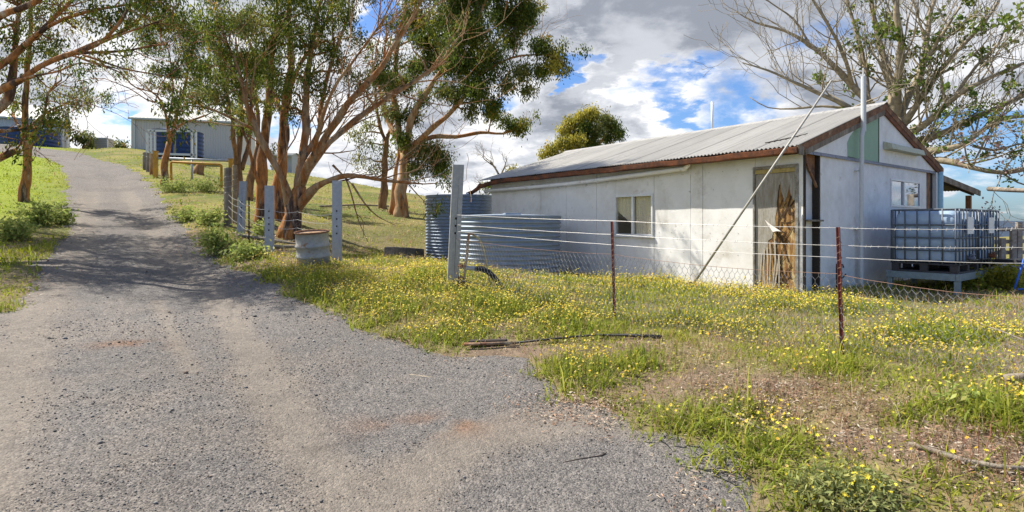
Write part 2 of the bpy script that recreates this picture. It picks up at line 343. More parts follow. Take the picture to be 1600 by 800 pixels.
def gravel_mat():
    m = bpy.data.materials.new('gravel_surface'); m.use_nodes = True; nt = m.node_tree; N = nt.nodes.new; L = nt.links.new
    b = nt.nodes['Principled BSDF']; b.inputs['Roughness'].default_value = 0.92; b.inputs['Specular IOR Level'].default_value = 0.15
    tc = N('ShaderNodeTexCoord'); att = N('ShaderNodeVertexColor'); att.layer_name = 'Col'
    def vor(s, feat='F1'):
        n = N('ShaderNodeTexVoronoi'); n.feature = feat; n.inputs['Scale'].default_value = s; L(tc.outputs['Object'], n.inputs['Vector']); return n
    def mix(f, a, c, mode='MIX'):
        x = N('ShaderNodeMix'); x.data_type = 'RGBA'; x.blend_type = mode
        if isinstance(f, float): x.inputs[0].default_value = f
        else: L(f, x.inputs[0])
        for i, q in ((6, a), (7, c)):
            if isinstance(q, tuple): x.inputs[i].default_value = (*q, 1)
            else: L(q, x.inputs[i])
        return x.outputs[2]
    v1 = vor(92); v2 = vor(40)
    r = N('ShaderNodeValToRGB'); L(v1.outputs['Color'], r.inputs[0]); e = r.color_ramp.elements
    e[0].position = 0.1; e[0].color = (0.46, 0.46, 0.48, 1); e[1].position = 0.92; e[1].color = (1.62, 1.56, 1.5, 1)
    x = e.new(0.5); x.color = (0.98, 0.96, 0.94, 1)
    r2 = N('ShaderNodeValToRGB'); L(v2.outputs['Color'], r2.inputs[0]); e = r2.color_ramp.elements
    e[0].position = 0.25; e[0].color = (0.78, 0.76, 0.75, 1); e[1].position = 0.85; e[1].color = (1.18, 1.16, 1.12, 1)
    ns = N('ShaderNodeTexNoise'); ns.inputs['Scale'].default_value = 9; ns.inputs['Detail'].default_value = 9; ns.inputs['Roughness'].default_value = 0.72; L(tc.outputs['Object'], ns.inputs[0])
    r3 = N('ShaderNodeMapRange'); L(ns.outputs[0], r3.inputs[0]); r3.inputs[1].default_value = 0.3; r3.inputs[2].default_value = 0.7; r3.inputs[3].default_value = 0.82; r3.inputs[4].default_value = 1.15
    sepc = N('ShaderNodeCombineColor'); [L(r3.outputs[0], sepc.inputs[i]) for i in range(3)]
    wa = N('ShaderNodeAttribute'); wa.attribute_name = 'worn'; wm = N('ShaderNodeMapRange'); L(wa.outputs['Fac'], wm.inputs[0]); wm.inputs[3].default_value = 1.0; wm.inputs[4].default_value = 0.35
    c = mix(wm.outputs[0], att.outputs[0], mix(1.0, att.outputs[0], r.outputs[0], 'MULTIPLY')); c = mix(0.5, c, r2.outputs[0], 'MULTIPLY'); c = mix(1.0, c, sepc.outputs[0], 'MULTIPLY')
    L(c, b.inputs['Base Color'])
    bp = N('ShaderNodeBump'); bp.inputs['Strength'].default_value = 0.55; bp.inputs['Distance'].default_value = 0.012
    ad = N('ShaderNodeMath'); ad.operation = 'ADD'; L(v1.outputs['Distance'], ad.inputs[0]); L(v2.outputs['Distance'], ad.inputs[1])
    iv = N('ShaderNodeMath'); iv.operation = 'MULTIPLY'; L(ad.outputs[0], iv.inputs[0]); iv.inputs[1].default_value = -1
    L(iv.outputs[0], bp.inputs['Height']); L(bp.outputs[0], b.inputs['Normal'])
    return m
_worn = [([(140, 300), (135, 345), (115, 400), (62, 468), (40, 520), (15, 590), (-30, 700), (-80, 800)], 0.30), ([(200, 300), (226, 345), (272, 400), (335, 455), (372, 520), (410, 585), (458, 650), (515, 750), (570, 850)], 0.24),
         ([(245, 470), (273, 530), (300, 580)], 0.10), ([(1000, 652), (850, 662), (730, 692), (650, 740), (600, 800)], 0.30), ([(-60, 560), (-150, 700)], 0.3)]
_worn = [([at(*p) if p[0] > -40 else at(p[0], p[1]) for p in ps], w) for ps, w in _worn]
def worn(X, Y):
    s = np.zeros_like(X)
    for ps, w in _worn:
        d = np.full_like(X, 9.0)
        for p, q in zip(ps[:-1], ps[1:]):
            dx, dy = q.x-p.x, q.y-p.y; f = np.clip(((X-p.x)*dx+(Y-p.y)*dy)/(dx*dx+dy*dy+1e-9), 0, 1)
            d = np.minimum(d, np.hypot(X-p.x-f*dx, Y-p.y-f*dy))
        d = d+(fbm(X*1.6, Y*1.6, 3)-0.5)*0.25; s = np.maximum(s, np.exp(-(np.clip(d, 0, 9)/w)**2))
    return s
def road_col(X, Y, t):
    grey = np.array([0.142, 0.136, 0.131]); beige = np.array([0.187, 0.167, 0.145]); rust = np.array([0.19, 0.105, 0.06])
    n = fbm(X*0.9, Y*0.9, 4); n2 = fbm(X*3.1+4, Y*3.1, 4)
    k = np.clip(worn(X, Y)*1.35+(n-0.5)*1.1+(n2-0.5)*0.9, 0, 1)            # wheel ruts worn to bare clay
    far = sstep(10, 18, Y); k = np.clip(k+far*0.25, 0, 1)
    c = (grey*(1-k[..., None])+beige*k[..., None])*(0.84+0.32*fbm(X*0.55+8, Y*0.55, 3))[..., None]
    p = at(655, 668); q = at(200, 540)
    st = [at(490, 702), at(560, 690), at(620, 675), at(720, 655)]; dd = np.full_like(X, 9.0)
    for a_, b_ in zip(st[:-1], st[1:]):
        f = np.clip(((X-a_.x)*(b_.x-a_.x)+(Y-a_.y)*(b_.y-a_.y))/((b_.x-a_.x)**2+(b_.y-a_.y)**2), 0, 1); dd = np.minimum(dd, np.hypot(X-a_.x-f*(b_.x-a_.x), Y-a_.y-f*(b_.y-a_.y)))
    c = c*(1-0.30*np.exp(-(dd/0.07)**2)*(n2 > 0.42))[..., None]
    for c0, rr in ((p, 0.26), (q, 0.22), (at(690, 660), 0.2)):
        w = np.exp(-(((X-c0.x)/rr/1.6)**2+((Y-c0.y)/rr/0.7)**2))*sstep(0.35, 0.6, n2)
        c = c*(1-0.75*w[..., None])+rust*0.75*w[..., None]
    return c
def road():
    ys = np.concatenate([np.arange(-12, 1.5, 0.5), np.arange(1.5, 12, 0.07), np.arange(12, 24, 0.15), np.arange(24, YEND+4, 0.3)])
    tt = np.linspace(0, 1, 111)
    Y = np.repeat(ys[:, None], len(tt), 1); a = xl(ys)-1.6; b = xr(ys)+1.6
    X = a[:, None]+(b-a)[:, None]*tt[None]
    d = road_out(X, Y); t = (X-xl(Y))/(xr(Y)-xl(Y))
    rut = -0.035*(np.exp(-((t-0.24)/0.09)**2)+np.exp(-((t-0.66)/0.1)**2))
    rut = rut*np.clip((xr(Y)-xl(Y))/3.5, 0, 1)*(1-sstep(0.6, 0.0, np.abs(d)))
    Z = gh(X, Y)+0.012-0.075*np.clip(d+0.25, 0, None)+(fbm(X*2.6, Y*2.6, 4)-0.5)*0.05+rut*0.6
    ny, nx = X.shape; idx = np.arange(nx*ny).reshape(ny, nx)
    Fc = np.stack([idx[:-1, :-1], idx[:-1, 1:], idx[1:, 1:], idx[1:, :-1]], -1).reshape(-1, 4)
    o = arr_mesh('gravel_track', np.stack([X, Y, Z], -1), Fc, gravel_mat(), road_col(X, Y, t).reshape(-1, 3), smooth=True)
    ka = worn(X, Y).reshape(-1); da = o.data.attributes.new('worn', 'FLOAT', 'POINT'); da.data.foreach_set('value', ka.astype(np.float32))
    tag(o, 'grey gravel farm track with two worn wheel ruts climbing the hill', None, None, 'structure')
ground(); road()

def far_hills():
    xs = np.linspace(-2600, 3600, 260); h = 26+fbm(xs*0.0016+2, xs*0+3, 4)*60+fbm(xs*0.02, xs*0, 3)*9-30
    h = h*np.where(xs > 600, 1, 0.75)
    V = []; Fs = []
    for i, x in enumerate(xs):
        V += [(x, 2300, -90), (x, 2500, CZ+h[i]*0.55), (x, 2900, -90)]
    for i in range(len(xs)-1):
        a = i*3; Fs += [(a, a+3, a+4, a+1), (a+1, a+4, a+5, a+2)]
    b = MB(); b.add(V, Fs)
    o = b.build('hills', mat('haze_tinted_hill', (0.04, 0.06, 0.095), 1.0, var=0.3, scale=0.02), smooth=True)  # distance haze is painted into this blue
    tag(o, 'dark wooded hills tinted haze blue along the horizon', None, None, 'structure')
far_hills()

# ------------------------------------------------------------------ ground cover (uncountable, one object each)
def scatter(bins, dens_fn, a0=-57, a1=57):
    P = []
    for r0, r1, D in bins:
        n = int(D*math.radians(a1-a0)*(r1*r1-r0*r0)/2)
        r = np.sqrt(RNG.uniform(r0*r0, r1*r1, n)); a = np.radians(RNG.uniform(a0, a1, n))
        X = r*np.sin(a); Y = r*np.cos(a); k = RNG.random(n) < dens_fn(X, Y)
        P.append(np.stack([X[k], Y[k], r[k]], -1))
    P = np.concatenate(P); return P[:, 0], P[:, 1], P[:, 2]
SHED_O = np.array([4.92, 9.46]); EX = np.array([0.799, 0.601]); EY = np.array([-0.601, 0.799])
def in_shed(X, Y):
    a = (X-SHED_O[0])*EX[0]+(Y-SHED_O[1])*EX[1]; b = (X-SHED_O[0])*EY[0]+(Y-SHED_O[1])*EY[1]
    return (a > 0.02) & (a < 6.7) & (b > 0.0) & (b < 9.3)
def pxy(X, Y): return 800+F*X/Y
def offroad(X, Y): return sstep(-0.10, 0.35, road_out(X, Y))*(~in_shed(X, Y))
def uv(X, Y): return -0.62*X+0.785*Y, 0.785*X+0.62*Y
_bare = [(at(1230, 612), 0.48), (at(1080, 555), 0.38), (at(1500, 700), 0.32), (at(1560, 730), 0.28), (at(900, 645), 0.3), (at(1330, 690), 0.18), (at(1010, 545), 0.3), (at(1170, 592), 0.4), (at(1580, 715), 0.25), (at(1340, 640), 0.25)]
def bare(X, Y):
    s = np.zeros_like(X)
    for c, r in _bare: s = np.maximum(s, np.exp(-(((X-c.x)/r)**2+((Y-c.y)/r/0.7)**2)))
    return np.clip(s*1.3*(0.45+fbm(X*2.5, Y*2.5, 3)), 0, 1)
_lush = [(at(870, 590), 0.75), (at(1130, 715), 0.5), (at(1310, 745), 0.55), (at(940, 600), 0.5), (at(1180, 640), 0.4), (at(560, 470), 1.9), (at(640, 440), 2.2), (at(800, 470), 1.8), (at(1000, 570), 0.5),
         (at(1130, 460), 1.2), (at(1000, 450), 1.4), (at(1400, 530), 0.9), (at(1500, 520), 0.8), (at(460, 430), 1.0), (at(700, 520), 0.8), (at(1250, 480), 1.0), (at(390, 405), 0.9), (at(1400, 770), 0.5), (at(1240, 700), 0.4), (at(1420, 660), 0.4), (at(1560, 660), 0.6), (at(1350, 590), 0.5), (at(1100, 660), 0.35), (at(880, 500), 1.0), (at(1100, 510), 0.9)]
def lush(X, Y):
    s = np.zeros_like(X)
    for c, r in _lush: s = np.maximum(s, np.exp(-(((X-c.x)/r)**2+((Y-c.y)/r/0.75)**2)))
    return np.clip(s, 0, 1)
def blades(X, Y, r, H, Wd, cols, lean=0.5, name='grass', label='', material=None, zoff=0.0):
    n = len(X); Z = gh(X, Y)-0.01+zoff; a = RNG.uniform(0, 2*PI, n); b = a+RNG.normal(0, 0.5, n)+PI/2
    ln = np.abs(RNG.normal(lean, lean*0.5, n)); dx, dy = np.cos(a), np.sin(a); wx, wy = np.cos(b)*Wd/2, np.sin(b)*Wd/2
    base = np.stack([X, Y, Z], -1); D = np.stack([dx, dy, 0*dx], -1); Wv = np.stack([wx, wy, 0*wx], -1); up = np.array([0, 0, 1.])
    Hc = H[:, None]; lc = ln[:, None]
    k = 1/np.sqrt(1+lc*lc)
    mid = base+(up*0.62+D*lc*0.35)*Hc*k; tip = base+(up*0.9+D*lc*1.05)*Hc*k
    V = np.stack([base-Wv, base+Wv, mid-Wv*0.85, mid+Wv*0.85, tip], 1).reshape(-1, 3)
    i = np.arange(n)[:, None]*5
    Fc = np.concatenate([i+np.array([[0, 1, 3]]), i+np.array([[0, 3, 2]]), i+np.array([[2, 3, 4]])], 0)
    o = arr_mesh(name, V, Fc, material or M_grass, np.repeat(cols, 5, 0))
    return tag(o, label, None, None, 'stuff')
def tuft(X, Y): return np.clip(0.55+3.2*(fbm(X*1.9+2, Y*1.9+6, 4)-0.42), 0.45, 1.75)
def jit(c, n, s=0.25):
    c = np.asarray(c, float); c = np.broadcast_to(c, (n, 3)); k = 1+RNG.normal(0, s, (n, 1)); return np.clip(c*np.clip(k, 0.4, 1.8)*(1+RNG.normal(0, 0.08, (n, 3))), 0.005, 0.95)
def lerp(a, b, t): return np.asarray(a)*(1-t[:, None])+np.asarray(b)*t[:, None]

def hillmask(X, Y): return sstep(15, 21, uv(X, Y)[0])
def grow_cover():
    # green grass
    def dg(X, Y):
        u, v = uv(X, Y); n = fbm(X*0.8+7, Y*0.8, 4)
        p = offroad(X, Y)*np.clip(0.35+1.6*(n-0.42), 0.08, 1)*(1-0.85*bare(X, Y))
        return np.where(v < 1, np.clip(p*2.2, 0, 1), p)
    X, Y, r = scatter([(2.2, 5, 2800), (5, 8, 1600), (8, 12, 950), (12, 18, 420), (18, 26, 220), (26, 38, 95), (38, 56, 45), (56, 80, 16)], dg)
    u, v = uv(X, Y); n = len(X); hm = hillmask(X, Y); left = sstep(2, -1, v)
    H = tuft(X, Y)*RNG.gamma(5, 0.2, n)*(0.070+0.045*lush(X, Y)+0.06*left*(1-hm)*sstep(8, 12, Y))*(1-0.25*hm)*np.clip(r/26, 1, 1.6); Wd = 0.0045*np.clip(r/5, 1, 12)*RNG.uniform(0.7, 1.3, n)
    tone = np.clip(fbm(X*0.7, Y*0.7, 3)*1.6-0.4+RNG.normal(0, 0.25, n), 0, 1)
    c = lerp((0.185, 0.265, 0.02), (0.43, 0.42, 0.04), tone)
    c = c*(1-hm[:, None])+lerp((0.22, 0.29, 0.02), (0.40, 0.39, 0.04), tone)*hm[:, None]
    lf = (sstep(1, -2, v)*hm)[:, None]; c = c*(1-0.6*lf)+np.array([0.27, 0.35, 0.02])*0.6*lf
    rightside = (sstep(7, 11, v)*hm)[:, None]; c = c*(1-0.38*rightside)+np.array([0.32, 0.27, 0.10])*0.38*rightside
    blades(X, Y, r, H, Wd, c*(1+RNG.normal(0, 0.16, (n, 1))).clip(0.5, 1.5), 1.0, 'grass', 'green and yellowish grass over the yard, verges and hill')
    # dry straw
    def ds(X, Y):
        n = fbm(X*1.1+1, Y*1.1+5, 4); b = bare(X, Y); u, v = uv(X, Y)
        return offroad(X, Y)*np.clip(0.30+1.4*(n-0.45)+0.9*b, 0.06, 1)*np.where(v < 0, 0.15, 1)
    X, Y, r = scatter([(2.2, 5, 1250), (5, 8, 700), (8, 12, 360), (12, 18, 170), (18, 26, 60), (26, 40, 22)], ds)
    n = len(X); H = RNG.gamma(5, 0.2, n)*0.14; Wd = 0.0035*np.clip(r/5, 1, 9)
    c = jit((0.42, 0.325, 0.19), n, 0.3); rn = np.zeros(n)
    for q_, rr in ((at(880, 632), 0.4), (at(980, 620), 0.35), (at(1560, 725), 0.5), (at(1450, 700), 0.35), (at(1250, 620), 0.5)): rn = np.maximum(rn, np.exp(-(((X-q_.x)/rr)**2+((Y-q_.y)/rr)**2)))
    red = RNG.random(n) < 0.18+0.6*rn; c[red] = jit((0.30, 0.165, 0.105), red.sum(), 0.3)
    blades(X, Y, r, H, Wd, c, 1.1, 'dry_grass', 'straw coloured dry grass lying among the green growth')
    # leafy rosettes of the daisies
    def dl(X, Y):
        n = fbm(X*0.9+2, Y*0.9+3, 4); return offroad(X, Y)*np.clip(0.06+0.9*(n-0.45)+0.85*lush(X, Y), 0, 1)*(1-0.9*bare(X, Y))*(1-0.7*hillmask(X, Y))
    X, Y, r = scatter([(2.2, 5, 2600), (5, 8, 1700), (8, 12, 900), (12, 18, 330), (18, 26, 60)], dl)
    n = len(X); lu = lush(X, Y); H = tuft(X, Y)*RNG.gamma(5, 0.2, n)*(0.060+0.075*lu); Wd = 0.013*np.clip(r/6, 1, 4)*RNG.uniform(0.6, 1.4, n)
    tone = np.clip(RNG.normal(0.4, 0.3, n), 0, 1); c = lerp((0.20, 0.26, 0.035), (0.41, 0.40, 0.06), tone)
    blades(X, Y, r, H, Wd, c, 1.5, 'daisy_leaves', 'low grey green leaves of the daisy mats')
    # yellow daisies
    def df(X, Y):
        u, v = uv(X, Y); n = fbm(X*0.7+12, Y*0.7+8, 4)
        side = sstep(1.5, 3.2, v)
        cl = sstep(0.44, 0.60, fbm(X*2.3+3, Y*2.3, 4)); p = np.clip(0.05+0.5*(n-0.42)+1.15*lush(X, Y), 0.0, 1)*side*np.maximum(0.08+0.92*cl, 0.75*sstep(0.3, 0.8, lush(X, Y))*sstep(4.5, 6.5, Y))+(1-side)*0.05*np.clip(n-0.3, 0, 1)
        p = p*(1-hillmask(X, Y)*0.45)+0.18*hillmask(X, Y)*np.clip(n-0.45, 0, 1)
        return sstep(0.08, 0.4, road_out(X, Y))*(~in_shed(X, Y))*p*(1-bare(X, Y))
    X, Y, r = scatter([(2.2, 5, 700), (5, 8, 950), (8, 12, 1100), (12, 18, 400), (18, 28, 70), (28, 45, 24)], df)
    n = len(X); lu = lush(X, Y); Z = gh(X, Y)+0.035+tuft(X, Y)*(0.035+0.085*lu)*RNG.gamma(6, 1/6, n)
    R = RNG.uniform(0.005, 0.0150, n)*np.clip(r/9, 1, 2.2)
    K = 12; th = np.arange(K)*2*PI/K; rad = np.where(np.arange(K) % 2 == 0, 1.0, 0.62)
    nrm = np.stack([RNG.normal(-0.25, 0.6, n), RNG.normal(-0.15, 0.6, n), np.ones(n)], -1); nrm /= np.linalg.norm(nrm, axis=1, keepdims=True)
    e1 = np.cross(nrm, np.array([0, 1., 0.1])); e1 /= np.linalg.norm(e1, axis=1, keepdims=True); e2 = np.cross(nrm, e1)
    c0 = np.stack([X, Y, Z], -1)
    ring = c0[:, None]+R[:, None, None]*rad[None, :, None]*(np.cos(th)[None, :, None]*e1[:, None]+np.sin(th)[None, :, None]*e2[:, None])+0.25*R[:, None, None]*nrm[:, None]
    V = np.concatenate([c0[:, None], ring], 1).reshape(-1, 3)
    tri = np.array([[0, 1+j, 1+(j+1) % K] for j in range(K)]); Fc = (np.arange(n)[:, None, None]*(K+1)+tri[None]).reshape(-1, 3)
    pc = jit((0.66, 0.56, 0.06), n, 0.25); pale = RNG.random(n) < 0.25; pc[pale] = jit((0.58, 0.52, 0.16), pale.sum(), 0.2)
    cc = np.repeat(pc[:, None], K+1, 1); cc[:, 0] = pc*np.array([0.75, 0.55, 0.4])
    tag(arr_mesh('yellow_daisies', V, Fc, M_flower, cc.reshape(-1, 3)), 'small yellow daisies flowering all over the yard', None, None, 'stuff')
    # stems under them
    Hs = (Z-gh(X, Y))
    nn = r < 9
    b = np.stack([X, Y, gh(X, Y)], -1)[nn]; t = c0[nn]; k = len(b); w = np.array([0.0018, 0, 0])
    V = np.stack([b-w, b+w, t], 1).reshape(-1, 3); tag(arr_mesh('daisy_stems', V, np.arange(3*k).reshape(-1, 3), M_grass, np.repeat(jit((0.14, 0.18, 0.05), k), 3, 0)), 'thin green stems under the yellow daisies', None, None, 'stuff')
    # bark and leaf litter, mulch
    def dm(X, Y):
        d = road_out(X, Y); e = np.exp(-(d/0.25)**2)*0.35*(fbm(X*2, Y*2, 3) > 0.5)
        tr = 0
        for p, rr in ((at(455, 365), 1.6), (at(400, 385), 1.3), (at(600, 325), 2.5)): tr = np.maximum(tr, np.exp(-(((X-p.x)/rr)**2+((Y-p.y)/rr)**2)))
        return np.clip(bare(X, Y)*1.2+e+0.8*tr, 0, 1)*(~in_shed(X, Y))
    X, Y, r = scatter([(2.2, 5, 3000), (5, 8, 1300), (8, 13, 360), (13, 20, 130), (20, 30, 50)], dm)
    n = len(X); a = RNG.uniform(0, 2*PI, n); Ln = RNG.uniform(0.006, 0.026, n)*np.clip(r/6, 1, 4); Wn = RNG.uniform(0.002, 0.0055, n)*np.clip(r/6, 1, 4)
    d = np.stack([np.cos(a)*Ln, np.sin(a)*Ln, RNG.normal(0, 0.25, n)*Ln], -1); w = np.stack([-np.sin(a)*Wn, np.cos(a)*Wn, RNG.normal(0, 0.5, n)*Wn], -1)
    c0 = np.stack([X, Y, gh(X, Y)+0.018+RNG.random(n)*0.02], -1)
    V = np.stack([c0-d, c0+w, c0+d, c0-w], 1).reshape(-1, 3)
    pal = np.array([(0.28, 0.19, 0.13), (0.38, 0.30, 0.22), (0.17, 0.11, 0.08), (0.34, 0.20, 0.13), (0.42, 0.36, 0.29)])
    c = pal[RNG.integers(0, 5, n)]*RNG.uniform(0.7, 1.2, (n, 1))
    tag(arr_mesh('leaf_litter', V, np.arange(4*n).reshape(-1, 4), mat('litter', (0.3, 0.2, 0.1), 0.9, attr=True), np.repeat(c, 4, 0)), 'brown bark chips and fallen leaves on the bare patches', None, None, 'stuff')
    # loose stones on the track
    def dp(X, Y): return np.where(road_out(X, Y) < 0.12, np.clip((0.35+2.0*(fbm(X*0.9, Y*0.9, 4)-0.40))*(1-0.9*worn(X, Y)), 0.03, 1)+0.7*np.exp(-((worn(X, Y)-0.3)/0.15)**2), 0)
    X, Y, r = scatter([(2.2, 4.2, 2400), (4.2, 6, 1000), (6, 9, 300), (9, 14, 60)], dp)
    n = len(X); S = 0.0029*RNG.lognormal(0, 0.42, n)*np.clip(r/4, 1, 2.0)
    o8 = np.array([(1, 0, 0), (-1, 0, 0), (0, 1, 0), (0, -1, 0), (0, 0, 1), (0, 0, -1)], float)
    rot = RNG.uniform(0, 2*PI, n); ca, sa = np.cos(rot)[:, None], np.sin(rot)[:, None]
    P = o8[None]*RNG.uniform(0.6, 1.4, (n, 6, 1)); x = P[..., 0]*ca-P[..., 1]*sa; y = P[..., 0]*sa+P[..., 1]*ca
    P = np.stack([x*1.25, y, P[..., 2]*0.7], -1)*S[:, None, None]
    t = (X-xl(Y))/(xr(Y)-xl(Y)); rut = -0.021*(np.exp(-((t-0.24)/0.09)**2)+np.exp(-((t-0.66)/0.1)**2))
    Z = gh(X, Y)+0.014-0.075*np.clip(road_out(X, Y)+0.25, 0, None)+(fbm(X*2.6, Y*2.6, 4)-0.5)*0.05+rut+S*0.3
    V = (P+np.stack([X, Y, Z], -1)[:, None]).reshape(-1, 3)
    tri = np.array([(0, 2, 4), (2, 1, 4), (1, 3, 4), (3, 0, 4), (2, 0, 5), (1, 2, 5), (3, 1, 5), (0, 3, 5)])
    Fc = (np.arange(n)[:, None, None]*6+tri[None]).reshape(-1, 3)
    g = np.clip(RNG.normal(0.17, 0.06, (n, 1)), 0.065, 0.40)*np.array([[1.0, 0.97, 0.93]]); w = RNG.random(n) < 0.15; g[w] *= np.array([1.15, 0.88, 0.72])
    tag(arr_mesh('gravel', V, Fc, mat('stone_chip', (0.3, 0.3, 0.3), 0.85, attr=True), np.repeat(g, 6, 0)), 'loose grey stone chips scattered on the track', None, None, 'stuff')
grow_cover()
# ------------------------------------------------------------------ glass
def glass_mat(name, tint, refl=0.35):
    m = bpy.data.materials.new(name); m.use_nodes = True; nt = m.node_tree; N = nt.nodes.new; L = nt.links.new
    g = N('ShaderNodeBsdfGlossy'); g.inputs['Roughness'].default_value = 0.03; g.inputs[0].default_value = (0.9, 0.93, 1, 1)
    t = N('ShaderNodeBsdfTransparent'); t.inputs[0].default_value = (*tint, 1); f0 = N('ShaderNodeLayerWeight'); f0.inputs[0].default_value = 0.5; f = N('ShaderNodeMath'); f.operation = 'POWER'; L(f0.outputs['Facing'], f.inputs[0]); f.inputs[1].default_value = 3.5
    a = N('ShaderNodeMath'); a.operation = 'MULTIPLY_ADD'; L(f.outputs[0], a.inputs[0]); a.inputs[1].default_value = 0.6; a.inputs[2].default_value = refl; a.use_clamp = True
    ms = N('ShaderNodeMixShader'); L(a.outputs[0], ms.inputs[0]); L(t.outputs[0], ms.inputs[1]); L(g.outputs[0], ms.inputs[2])
    L(ms.outputs[0], nt.nodes['Material Output'].inputs[0]); return m
M_pane = glass_mat('dusty_window_pane', (0.97, 0.97, 0.96), 0.02)
M_pane2 = glass_mat('sky_reflecting_pane', (0.6, 0.66, 0.75), 0.22)

# ------------------------------------------------------------------ the white shed
O2 = (4.92, 9.46); ZB = 0.40; WL, GW_, HW = 9.21, 6.63, 2.47
RISE, LIFT = 1.06, 0.13
SLOPE = math.atan2(RISE, GW_/2)
def LW(px, py):        # place on the long wall: metres along it, height
    r = (px-800)/F; t = (O2[0]-O2[1]*r)/(0.601+0.799*r); Y = O2[1]+0.799*t; return t, CZ+(HZ-py)/F*Y-ZB
def GB(px, py):        # place on the gable wall
    r = (px-800)/F; s = (O2[1]*r-O2[0])/(0.799-0.601*r); Y = O2[1]+0.601*s; return s, CZ+(HZ-py)/F*Y-ZB
def rects(y0, y1, z0, z1, holes):
    ys = sorted({y0, y1, *[min(max(h[i], y0), y1) for h in holes for i in (0, 1)]}); out = []
    for a, b in zip(ys[:-1], ys[1:]):
        zs = [z0]
        for h in sorted(holes, key=lambda h: h[2]):
            if h[0] < (a+b)/2 < h[1]: out.append((a, b, zs[-1], h[2])); zs.append(h[3])
        out.append((a, b, zs[-1], z1))
    return [q for q in out if q[3]-q[2] > 1e-3 and q[1]-q[0] > 1e-3]
def corrugated(b, x0, x1, y0, y1, zfun, pitch=0.076, amp=0.013, th=0.002, nx=10, sub=6, jag=0.0):
    """iron sheet with ribs running along x"""
    n = int((y1-y0)/pitch*sub)+1; ys = np.linspace(y0, y1, n); V = []; Fs = []
    for s in (0, 1):
        for j, y in enumerate(ys):
            k = int((y-y0)/0.762); e = ((k*37) % 11-5)/5*jag
            for i in range(nx+1):
                x = x0+(x1-x0)*i/nx
                if i == 0: x += e*np.sign(x1-x0)
                V.append((x, y, zfun(x)+amp*math.sin(2*PI*(y-y0)/pitch)-s*th+0.004*(k % 2)))
    m = n*(nx+1)
    for j in range(n-1):
        for i in range(nx):
            a = j*(nx+1)+i; q = (a, a+1, a+nx+2, a+nx+1); Fs.append(q); Fs.append(tuple(p+m for p in q[::-1]))
    return b.add(V, Fs)
def sheet_tones(o):      # every sheet of iron has weathered to its own tone, with a dirty lap between neighbours
    me = o.data; n = len(me.vertices); co = np.empty(n*3, np.float32); me.vertices.foreach_get('co', co); y = co.reshape(-1, 3)[:, 1]+0.07
    k = np.floor(y/0.762).astype(int); f = y/0.762-k; tone = 0.90+0.18*np.random.default_rng(3).random(40)[k % 40]
    tone = tone*np.where((f < 0.03) | (f > 0.985), 0.68, 1.0)
    a = me.color_attributes.new('Col', 'FLOAT_COLOR', 'POINT'); c = np.ones((n, 4), np.float32); c[:, :3] = tone[:, None]*np.array([0.40, 0.385, 0.35]); a.data.foreach_set('color', c.ravel()); return o
